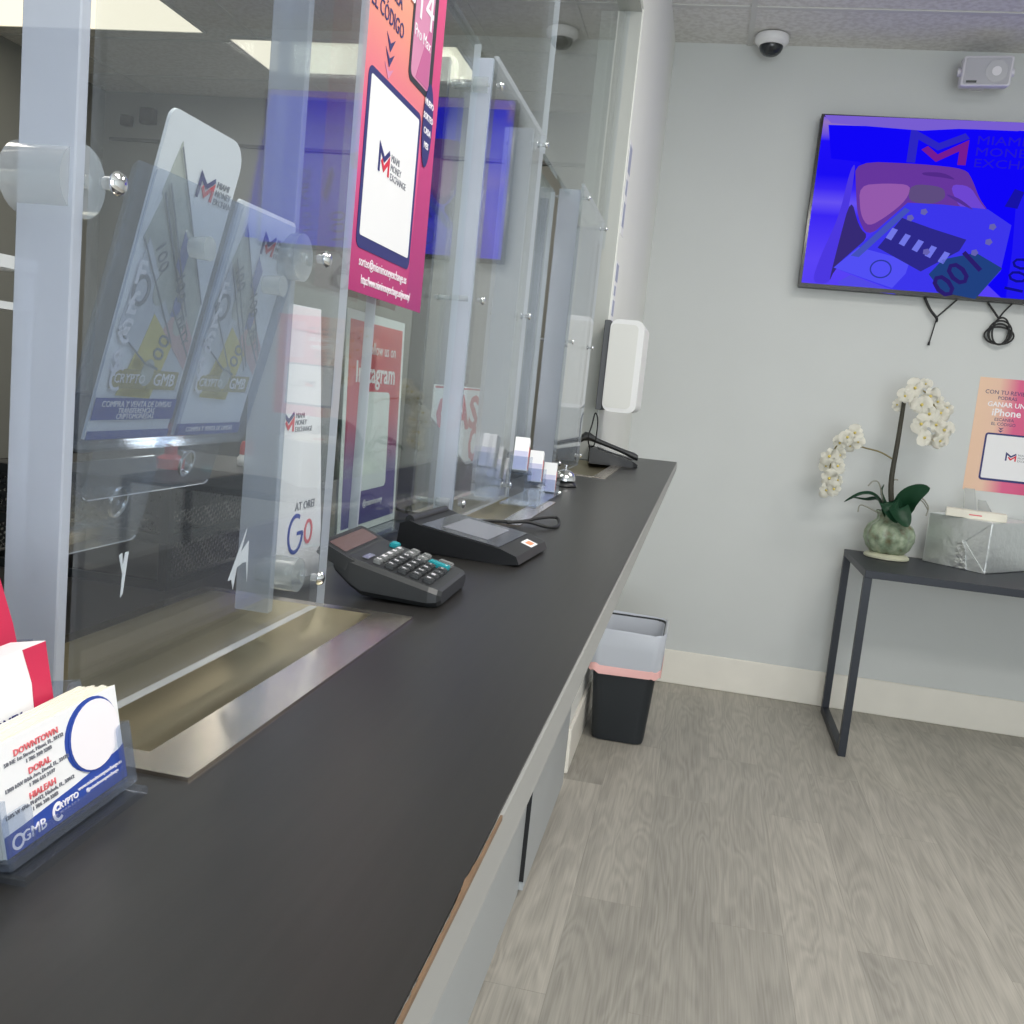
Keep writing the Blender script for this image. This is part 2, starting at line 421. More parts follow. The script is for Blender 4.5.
def logo(T, x, y, w, parent, z=.0004, blue=None, red=None, txt=None, sy=1):
    """interlocking blue and red M strokes with three lines of wording beside it"""
    L = T @ Matrix.Translation((x, y, 0)) @ Matrix.Diagonal((1, sy, 1, 1))
    blue = blue or M['navy_ink']; red = red or M['red_ink']; txt = txt or M['grey_ink']
    h = MB().stroke([(.07*w, 0), (.07*w, .72*w), (.5*w, .42*w), (.96*w, .72*w)], .15*w, z, z+.0003, L)
    h.build('blue_logo_stroke', blue, parent)
    h = MB().stroke([(.27*w, .38*w), (.5*w, .14*w), (.93*w, .48*w), (.93*w, 0)], .14*w, z, z+.0003, L)
    h.build('red_logo_stroke', red, parent)
    h = MB()
    for i, t in enumerate(('MIAMI', 'MONEY', 'EXCHANGE')):
        h.text(t, .3*w, L @ Matrix.Translation((1.12*w, (.62-.28*i)*w, z)), 'LEFT')
    h.build('logo_lettering', txt, parent)

# ------------------------------------------------------------------ setting
D = 4.591; CEIL = 2.96; WX = -.33; WEND = 3.1; HEAD = 2.525; ZC = 1.132
def struct(name, mb, mat, **k): return mb.build(name, mat, kind='structure', **k)
struct('floor', MB().box(-4.1, 3.1, -3.0, 5.9, -.1, 0), M['floor'])
struct('ceiling', MB().box(-4.1, 3.1, -3.0, 5.9, CEIL, CEIL+.1), M['ceil'])
g = MB()
for k in range(-3, 3):
    g.box(1.22*k-.012, 1.22*k+.012, -2.9, 5.75, CEIL-.006, CEIL+.002)
for k in range(-2, 12):
    g.box(-4.0, 3.0, 4.18-.61*k-.012, 4.18-.61*k+.012, CEIL-.005, CEIL+.002)
struct('trim_1', g, M['grid'])
struct('wall_back', MB().box(WX, 3.1, D, D+.12, 0, CEIL), M['wall'])
struct('wall_right', MB().box(3.0, 3.1, -3.0, D, 0, CEIL), M['wall'])
struct('wall_front', MB().box(-4.1, -.35, -3.1, -3.0, 0, CEIL).box(-.35, 3.1, -3.1, -3.0, 2.5, CEIL).box(2.6, 3.1, -3.1, -3.0, 0, 2.5).box(-.35, 2.6, -3.1, -3.0, 0, .15), M['wall'])
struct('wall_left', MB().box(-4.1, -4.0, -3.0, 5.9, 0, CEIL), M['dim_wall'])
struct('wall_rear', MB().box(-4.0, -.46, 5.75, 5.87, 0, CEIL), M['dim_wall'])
struct('trim_2', MB().box(-3.95, -.47, 5.735, 5.75, 2.655, 2.675), M['kick'])
struct('wall_middle', MB().box(WX-.13, WX, WEND, D+.12, 0, CEIL), M['white_wall'])
struct('wall_upper', MB().box(WX-.13, WX, -3.0, WEND, HEAD, CEIL), M['white_wall'])
struct('wall_near', MB().box(WX-.13, WX, -3.0, -1.2, 0, HEAD), M['white_wall'])
struct('wall_teller', MB().box(WX-.12, WX-.02, D+.12, 5.75, 0, CEIL), M['dim_wall'])
struct('baseboard_back', MB().box(WX, 3.0, D-.014, D, 0, .165, .004, 1), M['trim'])
struct('baseboard_left', MB().box(WX, WX+.014, 3.25, D-.014, 0, .165, .004, 1), M['trim'])
struct('baseboard_right', MB().box(2.986, 3.0, -2.9, D-.014, 0, .165, .004, 1), M['trim'])
# glazing behind the teller shields: window_1 > frame parts, panes
wf = MB()
wf.box(WX-.128, WX-.004, WEND-.012, WEND, ZC, HEAD).box(WX-.128, WX-.004, -1.2, WEND-.012, HEAD-.012, HEAD)
w1 = struct('window_1', wf, M['jamb'])
def pane(y0, y1, z0, z1, x=-.372):
    MB().box(x-.005, x+.005, y0, y1, z0, z1).build('pane', M['glass'], w1, edge=(M['edge'], lambda n: abs(n.y) > .5))
XR = -.366
pane(-1.2, .415, ZC, HEAD, XR)
pane(.755, 1.0, ZC, 1.80, XR); pane(1.004, 1.345, ZC, 1.80, XR)
pane(.42, 1.925, 1.803, HEAD, -.374); pane(1.93, WEND-.013, 1.80, HEAD, -.374)
pane(1.74, 2.27, ZC, 1.797, -.405); pane(2.74, WEND-.013, ZC, 1.797, -.405)
MB().box(-.445, -.422, 1.40, 1.412, ZC, 1.80).build('mullion', M['black_plastic'], w1)
MB().box(-.452, -.432, 2.36, 2.372, ZC, 1.80).build('mullion', M['black_plastic'], w1)
c = MB().box(WX-.07, WX-.055, WEND-.02, WEND-.0125, ZC, HEAD-.012)
c.build('glazing_gasket', M['charcoal'], w1)

# ------------------------------------------------------------------ counter
XE = -.0725; YE = 3.5; XT = -.66
trays = [(.404, .768), (1.39, 1.752), (2.42, 3.0)]
TX0, TX1 = -.403, -.2205
TF = [-.2205, -.2475, -.222]      # front flange edge per tray
counter = thing('service_counter', ((XE+XT)/2, 1.3, 0), 'long black laminate service counter with grey front below the teller glazing', 'counter')
Y0 = -.9
ys = sorted([Y0, WEND, YE] + [y for t in trays for y in (t[0]+.012, t[1]-.012)])
xs = [XT, TX0+.01, WX, -.256, XE]
b = MB(); b_end = MB(); bm = b.bm; vt = {}
def gv(x, y, z):
    k = (round(x, 5), round(y, 5), z, id(bm))
    if k not in vt: vt[k] = bm.verts.new((x, y, z))
    return vt[k]
def solid(i, j):
    if not (0 <= i < len(xs)-1 and 0 <= j < len(ys)-1): return False
    if i in (1, 2) and any(abs(ys[j]-(t[0]+.012)) < 1e-6 for t in trays): return False
    return not (i < 2 and ys[j] >= WEND-1e-6)
ZB = ZC-.03
for i in range(len(xs)-1):
    for j in range(len(ys)-1):
        if not solid(i, j): continue
        bm = (b_end if ys[j] >= WEND-1e-6 else b).bm
        x0, x1, y0, y1 = xs[i], xs[i+1], ys[j], ys[j+1]
        for z in (ZC, ZB): bm.faces.new((gv(x0, y0, z), gv(x1, y0, z), gv(x1, y1, z), gv(x0, y1, z)))
        for di, dj, (xa, ya), (xb, yb) in ((-1, 0, (x0, y0), (x0, y1)), (1, 0, (x1, y0), (x1, y1)), (0, -1, (x0, y0), (x1, y0)), (0, 1, (x0, y1), (x1, y1))):
            if not solid(i+di, j+dj): bm.faces.new((gv(xa, ya, ZC), gv(xb, yb, ZC), gv(xb, yb, ZB), gv(xa, ya, ZB)))
b.build('worktop', M['top'], counter); b_end.build('worktop_end', M['top'], counter)
MB().box(XE-.02, XE+.002, Y0, YE, ZC-.030, ZC-.0015).build('edge_band', M['band'], counter)
# chipped edge: ragged slivers of bare board along the front edge
b = MB(); random.seed(3)
pts0 = []; n = 60
for i in range(n+1):
    y = .27+(.43-.27)*i/n
    w = .0004+.0011*max(0, 1-abs(i-36)/8)+random.random()*.0005*(1 if i < 50 else .4)
    pts0.append((y, w))
poly = [(XE+.0023, y) for y, w in pts0]+[(XE+.0016-w, y) for y, w in reversed(pts0)]
b.prism(poly, ZC-.002, ZC+.0004)
b.build('chipped_edge', M['kraft'], counter, label='worn bare edge of the counter top')
FX = -.323
MB().box(FX-.02, FX, -.9, 2.35, .022, ZC-.045).build('front_panel', M['grey_panel'], counter)
MB().box(FX-.006, FX+.012, 2.354, 3.09, .03, ZC-.034).build('front_panel', M['grey_panel'], counter)
MB().box(FX-.006, FX+.0115, 2.350, 2.354, .055, ZC-.034).build('door_edge', M['black_plastic'], counter, label='black edge strip of the counter front')
MB().box(FX-.03, FX-.006, -.9, 3.08, 0, .032).build('toe_kick', M['kick'], counter)
MB().box(XT+.02, FX-.03, -.9, -.88, 0, ZC-.045).build('end_panel', M['grey_panel'], counter)
MB().box(XT+.02, FX-.03, 3.05, 3.08, 0, ZC-.045).build('end_panel', M['grey_panel'], counter)

tray_lab = ['stainless deal tray in the counter under the nearest shield, below the brochures',
            'stainless deal tray in the counter under the middle shield, beside the black signature pad',
            'farthest stainless deal tray in the counter, next to the desk phone']
for i, (y0, y1) in enumerate(trays):
    t = thing('deal_tray', ((TX0+TF[i])/2, (y0+y1)/2, ZC), tray_lab[i], 'tray', 'deal trays let into the counter')
    b = MB(); z1 = ZC+.0022; fx = TF[i]; ix = fx-.033
    pr = [(ix, 0), (ix-.002, -.006), (ix-.008, -.011), (ix-.03, -.014), (ix-.065, -.0145), (ix-.09, -.013), (TX0+.03, -.008), (TX0+.012, -.002), (TX0+.002, .001)]
    rows = [[b.bm.verts.new((x, y, z1+z*k)) for x, z in pr] for y, k in ((y0+.02, 0), (y0+.035, .8), (y0+.055, 1), (y1-.075, 1), (y1-.045, .75), (y1-.012, 0))]
    for A, B in zip(rows, rows[1:]):
        for k in range(len(pr)-1): b.bm.faces.new((A[k], A[k+1], B[k+1], B[k]))
    b.build('basin', M['basin'], t, smooth=40)
    b = MB()
    b.prism([(ix, y0+.02), (fx, y0), (fx, y1), (ix, y1-.012)], ZC, z1).prism([(TX0, y0), (fx, y0), (ix, y0+.02), (TX0, y0+.02)], ZC, z1).prism([(TX0, y1-.012), (ix, y1-.012), (fx, y1), (TX0, y1)], ZC, z1)
    b.prism([(TX0-.012, y0), (TX0+.002, y0), (TX0+.002, y1), (TX0-.012, y1)], ZC, z1)
    b.build('flange', M['steel'], t)

# ------------------------------------------------------------------ teller shields
def shield(xp, y0, y1, z0, z1, fins, screws, label):
    t = thing('teller_shield', (xp, (y0+y1)/2, ZC), label, 'acrylic shield', 'clear shields on the counter')
    MB().box(xp-.007, xp, y0, y1, z0, z1).build('panel', M['acrylic'], t, edge=(M['edge'], lambda n: abs(n.x) < .5 and n.y > -.5))
    for (fx0, fx1, fy, fz0, fz1, mat) in fins:
        MB().box(fx0, fx1, fy-.004, fy+.004, fz0, fz1, .0008, 1).build('side_fin', M[mat], t)
    for (y, z, big, xr) in screws:
        s = MB().cyl((xp-.012, y, z), (xp-.012-.034*big, y, z), .018*big, n=28)
        o = s.build('standoff', M['standoff'], t, smooth=40)
        MB().cyl((xr, y, z), (xp-.009, y, z), .0035, n=14).cyl((xp, y, z), (xp+.008, y, z), .0034, n=14).build('rod', M['standoff'], o, smooth=40)
        T = frame((xp+.006, y, z), (0, 1, 0), (0, 0, 1))
        MB().lathe([(.0058, 0), (.0062, .0012), (.005, .0034), (.0028, .0045), (0, .0048)], 20, T).build('screw', M['chrome'], o, smooth=40)
    return t
shield(-.302, .434, .769, ZC+.002, 1.752, [(-.343, -.311, .43, ZC, 1.752, 'fin'), (-.355, -.325, .712, ZC+.0025, 1.752, 'fin_thin')],
       [(.437, 1.415, 1, -.36), (.703, 1.418, 1, -.36), (.738, 1.163, .8, -.36), (.44, 1.72, .8, -.36), (.72, 1.72, .8, -.36)],
       'nearest clear acrylic teller shield, in front of the two brochures')
shield(-.335, 1.345, 1.735, ZC+.004, 1.785, [(-.370, -.3425, 1.35, ZC+.004, 1.783, 'fin'), (-.390, -.346, 1.69, ZC+.0025, 1.783, 'fin_thin')],
       [(1.318+.03, 1.747, .6, -.40), (1.722, 1.765, .6, -.40), (1.356, 1.455, .6, -.40), (1.722, 1.466, .6, -.40), (1.354, 1.16, .6, -.40), (1.70, 1.16, .6, -.40)],
       'middle clear acrylic teller shield, right of the large pink poster')
shield(-.335, 2.28, 2.74, ZC+.004, 1.822, [(-.396, -.345, 2.30, ZC+.004, 1.812, 'fin_thin'), (-.392, -.346, 2.715, ZC+.0025, 1.80, 'fin_thin')],
       [(2.33, 1.80, .6, -.41), (2.735, 1.80, .6, -.41), (2.31, 1.46, .6, -.41), (2.72, 1.47, .6, -.41), (2.72, 1.165, .6, -.41), (2.31, 1.165, .6, -.41)],
       'farthest clear acrylic teller shield, just before the white wall end')

sh0 = bpy.data.objects['teller_shield']
TR = frame((-.3092, .487, 1.158), (0, 1, 0), (0, 0, 1))
for pts in ([(.118, .026), (.142, .062), (.140, .056), (.134, .044), (.146, .052), (.147, .020), (.144, .036), (.138, .036), (.130, .034), (.126, .018), (.123, .026)],
            [(-.012, .066), (-.009, .067), (-.0085, .058), (-.006, .067), (-.003, .067), (-.007, .042), (-.009, .040), (-.008, .054)]):
    MB().prism([(a, b*.95) for a, b in pts], -.0004, 0, TR).build('sticker_residue', M['paper'], sh0, label='white scraps of a torn sticker')

# ------------------------------------------------------------------ brochure holder hung behind the first shield
BT = Vector((-.320, .527, 1.437)); BB = Vector((-.360, .502, 1.279))
TB = frame(BB, (0, 1, 0), BT-BB)                       # x along the counter, y up the slope, z towards the customer
BH = (BT-BB).length; BW = .206; HW = .099
h = thing('brochure_holder', BB, 'clear two-pocket brochure holder hanging behind the nearest shield', 'brochure holder')
def holeplate(x0, x1, y0, y1, cx, cy, z):
    mb = MB(); mb.rrect(x0, x1, y0, y1, .008, z, z+.0015, TB); return mb
MB().rrect(-.004, BW, -.004, BH, .006, -.0075, -.006, TB).build('back_plate', M['clear_plastic'], h)
for k in (0, 1):
    x0 = k*(HW+.004)
    mb = MB().rrect(x0, x0+HW, -.004, BH, .005, .004, .0055, TB)
    mb.box(x0-.002, x0, -.004, BH, -.006, .0055, T=TB).box(x0+HW, x0+HW+.002, -.004, BH, -.006, .0055, T=TB).box(x0, x0+HW, -.006, -.004, -.006, .0055, T=TB)
    mb.build('pocket', M['clear_plastic'], h)
mb = MB().rrect(.036, .195, -.046, -.005, .007, -.009, -.0075, TB); o1 = mb.build('hanging_plate', M['clear_plastic'], h, edge=(M['edge'], lambda n: n.z < -.5))
MB().ring(.151, -.026, .0095, .0105, .0016, -.0078, -.006, T=TB).build('finger_hole_rim', M['chrome'], o1)
mb = MB().rrect(-.004, .12, -.085, -.02, .007, -.013, -.0115, TB); o2 = mb.build('hanging_plate', M['clear_plastic'], h, edge=(M['edge'], lambda n: n.z < -.5))
MB().ring(.083, -.052, .0095, .0115, .0016, -.0118, -.010, T=TB).build('finger_hole_rim', M['chrome'], o2)
for x, y in ((.056, .128), (.163, .118)):
    c0 = TB @ Vector((x, y, .0055)); 
    MB().cyl(c0, (-.3112, c0.y, c0.z), .0065, .0075, 20).build('suction_cup', M['standoff'], h, smooth=40)

def brochure(x0, w, hh, lean, label, tall):
    t = thing('brochure', TB @ Vector((x0+w/2, 0, 0)), label, 'brochure', 'brochures in the clear holder')
    T = TB @ Matrix.Translation((x0, 0, .0)) @ Matrix.Rotation(lean, 4, 'X')
    r = .018 if tall else .008
    pts = [(0, 0), (w, 0)]+[(w-r+r*math.cos(R_(a)), hh-r+r*math.sin(R_(a))) for a in range(0, 91, 15)]+[(r*.4-r*.4*math.sin(R_(a)), hh-r*.4+r*.4*math.cos(R_(a))) for a in range(0, 91, 15)]
    MB().prism(pts, -.002, 0, T).build('paper_sheet', M['paper'], t)
    def pol(name, mat, polys, z): 
        mb = MB()
        for p in polys: mb.prism([(a*w, b*.158) for a, b in p], z, z+.0002, T)
        mb.build(name, mat, t)
    up = .13 if tall else -.06
    pol('grey_note_print', M['green_note'], [[(.12, .84+up), (.20, 1.04+up), (.97, .46+up), (.97, .30+up), (.78, .38+up)], [(.05, .66+up), (.18, .88+up), (.80, .40+up), (.70, .28+up)]], .0002)
    pol('pale_note_print', M['grey_note'], [[(.03, .44), (.12, .80), (.62, .50), (.50, .30)], [(.5, .24), (.60, .55), (.97, .36), (.97, .20)]], .0005)
    pol('rose_note_print', M['rose_note'], [[(.55, .46), (.70, .58), (.97, .44), (.97, .30)]], .0008)
    pol('yellow_note_print', M['yellow_note'], [[(.24, .18), (.40, .52), (.72, .40), (.62, .17)], [(.20, .18), (.30, .36), (.60, .30), (.60, .18)]], .0008)
    pol('blue_stripe', M['blue_ink'], [[(0, .17), (1, .17), (1, .08), (0, .08)] if tall else [(0, .055), (1, .055), (1, 0), (0, 0)]] + ([[(0, .0), (1, .0), (1, .035), (0, .035)]] if tall else []), .0008)
    pol('logo_patch', M['olive_print'], [[(.10, .21), (.50, .21), (.50, .29), (.10, .29)], [(.54, .21), (.92, .21), (.92, .29), (.54, .29)]], .0010)
    mb = MB(); mb.text('100', .018, T @ Matrix.Translation((.58*w, .36*.158, .0014)) @ Matrix.Rotation(R_(75), 4, 'Z'))
    mb.text('100', .014, T @ Matrix.Translation((.30*w, .74*.158, .0014)) @ Matrix.Rotation(R_(-52), 4, 'Z'))
    mb.text('100', .014, T @ Matrix.Translation((.62*w, .64*.158, .0014)) @ Matrix.Rotation(R_(-58), 4, 'Z'))
    mb.text('FIFTY', .010, T @ Matrix.Translation((.80*w, .47*.158, .0014)) @ Matrix.Rotation(R_(-50), 4, 'Z'))
    mb.ring(.17*w, .60*.158, .009, .010, .003, .001, .0013, T=T)
    mb.build('note_figures', M['grey_ink'], t)
    mb = MB()
    mb.prism([(.60*w, .60*.158), (.70*w, .60*.158), (.70*w, .52*.158), (.60*w, .52*.158)], .0009, .0011, T).prism([(.50*w, .86*.158), (.62*w, .80*.158), (.60*w, .68*.158), (.50*w, .72*.158)], .0009, .0011, T)
    mb.build('blue_note_patch', M['blue_note'], t)
    mb = MB()
    mb.ell(.40*w, .62*158e-3, .008, .011, .0009, .0011, T).ell(.74*w, .50*158e-3, .007, .009, .0009, .0011, T).ell(.50*w, .28*158e-3, .007, .009, .0012, .0014, T)
    mb.build('note_portrait', M['green_note'], t)
    mb = MB()
    for (ax, ay), (bx_, by_) in (((.05, .66+up), (.70, .28+up)), ((.18, .88+up), (.80, .40+up)), ((.03, .44), (.50, .30)), ((.20, 1.02+up), (.96, .46+up)), ((.14, .84+up), (.78, .38+up)), ((.60, .55), (.97, .36))):
        mb.stroke([(ax*w, ay*.158), (bx_*w, by_*.158)], .0012, .0012, .0014, T)
    mb.build('note_border', M['grey_ink'], t)
    mb = MB()
    for i, ch in enumerate('F£€$'):
        mb.text(ch, .020, T @ Matrix.Translation((.11*w, (.66-.115*i)*.158, .0014)), bold=.02)
    mb.text('CRYPTO', .0085, T @ Matrix.Translation((.31*w, .25*.158, .0014))).text('GMB', .012, T @ Matrix.Translation((.74*w, .25*.158, .0014)))
    mb.ring(.17*w, .25*.158, .008, .008, .0022, .0012, .0015, 60, 300, T=T)
    if tall:
        mb.text('COMPRA Y VENTA DE DIVISAS', .0056, T @ Matrix.Translation((.5*w, .145*.158, .0014))).text('TRANSFERENCIAS', .005, T @ Matrix.Translation((.5*w, .118*.158, .0014))).text('CRIPTOMONEDAS', .005, T @ Matrix.Translation((.5*w, .094*.158, .0014)))
    else:
        mb.text('COMPRA Y VENTA DE DIVISAS', .005, T @ Matrix.Translation((.5*w, .028*.158, .0014)))
    mb.build('white_lettering', M['white_ink'], t)
    logo(T, (.50 if tall else .50)*w, hh-(.042 if tall else .030), .019, t, z=.0005)
    return t
brochure(.009, HW-.010, .200, R_(-.5), 'taller white money-exchange brochure with rounded top, in the left pocket', True)
brochure(HW+.0085, HW-.006, .168, R_(-.5), 'shorter white money-exchange brochure in the right pocket of the clear holder', False)

# paper sheet with letters, behind the first shield
T = frame((-.352, .768, 1.142), (.03, 1, .02), (.004, -.055, 1))
t = thing('paper_notice', T.translation, 'white paper notice with blue and red lettering standing behind the nearest shield', 'notice')
MB().prism([(0, 0), (.10, -.006), (.098, .04), (.064, .245), (.0, .245)], -.0006, 0, T).build('paper_sheet', M['paper'], t)
logo(T, .002, .136, .022, t, z=.0004)
MB().prism([(0.001, .225), (.064, .223), (.064, .244), (.001, .244)], .0001, .0003, T).build('pink_header', gradient('notice_header', [(0, (244, 236, 238)), (1, (242, 220, 224))], 'Z', 0, 1), t)
mb = MB().text('AT OREI', .011, T @ Matrix.Translation((.058, .066, .0005)))
mb.build('grey_lettering', M['grey_ink'], t)
MB().ring(.042, .041, .016, .019, .0038, .0002, .0005, 60, 360, T).stroke([(.045, .041), (.057, .041)], .0035, .0002, .0005, T).build('blue_letter', M['blue_ink'], t)
MB().ring(.069, .040, .009, .012, .0035, .0002, .0005, T=T).build('red_letter', M['pink_ink'], t)

# large pink poster on the glazing
PX = -.345
TP = frame((PX, .872, 1.413), (0, 1, 0), (0, 0, 1))
t = thing('poster', TP.translation, 'large pink and orange poster with navy-framed white panel on the glazing', 'poster')
PW, PH = .243, .36
MB().prism([(0, 0), (PW, 0), (PW, PH), (0, PH)], -.0008, 0, TP).build('paper_sheet', gradient('poster_pink_print', [(0, (170, 40, 108)), (.45, (226, 92, 140)), (.75, (236, 150, 130)), (1, (240, 176, 140))], 'Z', 0, PH*1.0), t)
MB().prism([(.185, 0), (PW-.0006, 0), (PW-.0006, PH), (.205, PH)], .0001, .0002, TP).build('magenta_side', gradient('poster_side_print', [(0, (160, 44, 112)), (1, (226, 78, 132))], 'Z', 0, PH), t)
MB().rrect(.016, .184, .042, .210, .01, .0003, .0006, TP).build('navy_frame', M['navy_ink'], t)
MB().rrect(.023, .176, .054, .203, .003, .0007, .0010, TP).build('white_panel', M['paper'], t)
logo(TP, .058, .122, .033, t, z=.0012)
mb = MB().text('ESCANEA', .021, TP @ Matrix.Translation((.058, .292, .0005)), sx=.8).text('EL CÓDIGO', .021, TP @ Matrix.Translation((.057, .267, .0005)), sx=.85)
mb.build('navy_lettering', M['navy_ink'], t)
mb = MB()
for i, y in enumerate((.252, .238)): mb.prism([(.056, y), (.069, y-.007), (.082, y), (.069, y-.015)], .0003, .0006, TP)
mb.build('navy_arrow', M['navy_ink'], t)
MB().prism([(.056, .224), (.069, .219), (.082, .224), (.069, .2115)], .0003, .0006, TP).build('pink_arrow', M['phone_pink'], t)
MB().rrect(.128, .212, .232, .37, .01, .0003, .0006, TP).build('phone_print_edge', M['charcoal'], t)
MB().rrect(.134, .198, .238, .366, .008, .0007, .0010, TP).build('phone_print', M['phone_pink'], t)
MB().prism([(.150, .240), (.196, .240), (.196, .33), (.185, .30)], .0011, .0013, TP).build('phone_print_shade', P('phone_print_mauve', (196, 100, 150), .5), t)
mb = MB().text('sorteo@miamimoneyexchange.us', .0135, TP @ Matrix.Translation((.104, .030, .0005)), sx=.82).text('https://www.miamimoneyexchange.us/giveaway/', .0125, TP @ Matrix.Translation((.117, .013, .0005)), sx=.66)
mb.text('14', .062, TP @ Matrix.Translation((.166, .318, .0014))).text('Pro Max', .017, TP @ Matrix.Translation((.164, .284, .0014)) @ Matrix.Rotation(0, 4, 'Z'))
mb.text('AS', .021, TP @ Matrix.Translation((.118, .312, .0014)), bold=.03)
mb.build('white_lettering', M['white_ink'], t)
MB().ell(.206, .205, .018, .045, .0012, .0014, TP).build('navy_badge', M['navy_ink'], t)
mb = MB()
for i in range(4): mb.text(('NUEVO', 'SORTEO', 'CADA', 'MES')[i], .0095, TP @ Matrix.Translation((.206, .228-.015*i, .0016)), bold=.02)
mb.build('badge_lettering', M['white_ink'], t)

# social-media sign in a clear stand behind the glazing
TI = frame((-.402, 1.05, 1.1355), (0, 1, 0), (-.03, 0, 1))
t = thing('sign_stand', TI.translation, 'red to purple Instagram sign with white border in a clear stand', 'sign')
t['label'] = 'red to purple follow-us sign with white border in a clear counter stand'
IW, IH = .212, .272
MB().box(0, IW, 0, IH, -.004, -.0012, T=TI).box(0, IW, 0, .003, -.045, .03, T=TI).build('clear_stand', M['clear_plastic'], t)
MB().prism([(0, .004), (IW, .004), (IW, IH), (0, IH)], -.001, 0, TI).build('sign_card', M['paper'], t)
MB().prism([(.009, .013), (IW-.009, .013), (IW-.009, IH-.011), (.009, IH-.011)], .0001, .0003, TI).build('colour_print', gradient('sign_print', [(0, (88, 86, 150)), (.3, (108, 84, 148)), (.55, (206, 74, 100)), (1, (222, 84, 86))], 'Z', 0, IH), t)
MB().rrect(.048, IW-.05, .055, .178, .008, .0005, .0008, TI).build('white_panel', M['paper'], t)
mb = MB().text('follow us on', .021, TI @ Matrix.Translation((IW/2+.02, .230, .0006))).text('Instagram', .036, TI @ Matrix.Translation((IW/2, .200, .0006)), bold=.015, sx=1.05)
mb.text('@miamimoney', .012, TI @ Matrix.Translation((IW/2+.01, .038, .0006)))
mb.build('white_lettering', M['white_ink'], t)

# red and white sign behind the middle window
TC_ = frame((-.55, 1.93, 1.138), (-.02, 1, 0), (0, 0, 1))
t = thing('cash_sign', TC_ @ Vector((.4, 0, 0)), 'white sign with large red letters behind the middle shield', 'sign')
sp_ = [(.0, .19), (.0, .12), (.36, 0), (.70, 0), (.80, .19)]
MB().prism(sp_, -.004, 0, TC_).build('sign_board', M['paper'], t)
MB().prism([(0.0, .183), (.80, .183), (.80, .187), (0.0, .187)], .0002, .0006, TC_).build('red_border', M['sheet_red'], t)
MB().text('CASH', .11, TC_ @ Matrix.Translation((.02, .125, .0004)), 'LEFT', bold=.03, sx=2.1).text('ONLY', .12, TC_ @ Matrix.Translation((.36, .045, .0004)), 'LEFT', bold=.03, sx=1.3).build('red_lettering', M['sheet_red'], t)

# wire organiser with bottle behind the first window
t = thing('mesh_organiser', (-.53, .86, ZC), 'black wire mesh desk organiser behind the nearest shield', 'organiser')
ox0, ox1, oy0, oy1, oz = -.62, -.438, .74, 1.02, 1.225
mb = MB()
for x in (ox0, ox1):
    for y in (oy0, oy1): mb.box(x-.004, x+.004, y-.004, y+.004, ZC, oz)
for z in (ZC+.004, ZC+.045, oz-.004):
    for x in (ox0, ox1): mb.box(x-.003, x+.003, oy0, oy1, z-.004, z+.004)
    for y in (oy0, oy1): mb.box(ox0, ox1, y-.003, y+.003, z-.004, z+.004)
mb.build('wire_frame', M['mesh_black'], t)
MB().box(ox0, ox1, oy0-.001, oy0+.001, ZC+.05, oz).box(ox1-.001, ox1+.001, oy0, oy1, ZC+.01, oz).box(ox0-.001, ox0+.001, oy0, oy1, ZC+.01, oz).build('mesh_side', M['wire'], t)
MB().box(ox0, ox1, oy0, oy1, oz-.002, oz).build('shelf', M['black_plastic'], t)
pk = onx(14, 258, -.56)
t = thing('paper_rack', (pk.x, pk.y, ZC), 'white plastic rack seen left of the thick acrylic post', 'rack')
Tp = Matrix.Translation((pk.x, pk.y, ZC)); zt = pk.z-ZC
MB().box(-.06, .012, -.05, .014, zt-.01, zt, T=Tp).build('shelf', M['white'], t)
MB().box(-.06, .012, -.05, .014, zt-.042, zt-.036, T=Tp).build('shelf', M['white'], t)
for x in (-.058, .002):
    for y in (-.048, .004): MB().box(x, x+.008, y, y+.008, 0, zt-.005, T=Tp).build('leg', M['white'], t)
t = thing('glue_bottle', (-.47, .945, oz), 'small white bottle with red cap on the wire organiser', 'bottle')
MB().lathe([(.0095, 0), (.0105, .002), (.0105, .008), (.008, .011), (.008, .012)], 20, Matrix.Translation((-.47, .945, oz))).build('body', M['white'], t, smooth=40)
MB().lathe([(.008, .012), (.008, .021), (.006, .026), (0, .0265)], 20, Matrix.Translation((-.47, .945, oz))).build('cap', M['sheet_red'], t, smooth=40)
t = thing('red_stamp', (-.50, .845, oz), 'red round stamp seen through the clear hanging plate', 'stamp')
MB().lathe([(.013, 0), (.0135, .010), (.006, .014), (.006, .022), (.012, .028), (.012, .038), (.006, .043), (0, .0435)], 20, Matrix.Translation((-.50, .845, oz))).build('stamp_body', M['sheet_red'], t, smooth=40)

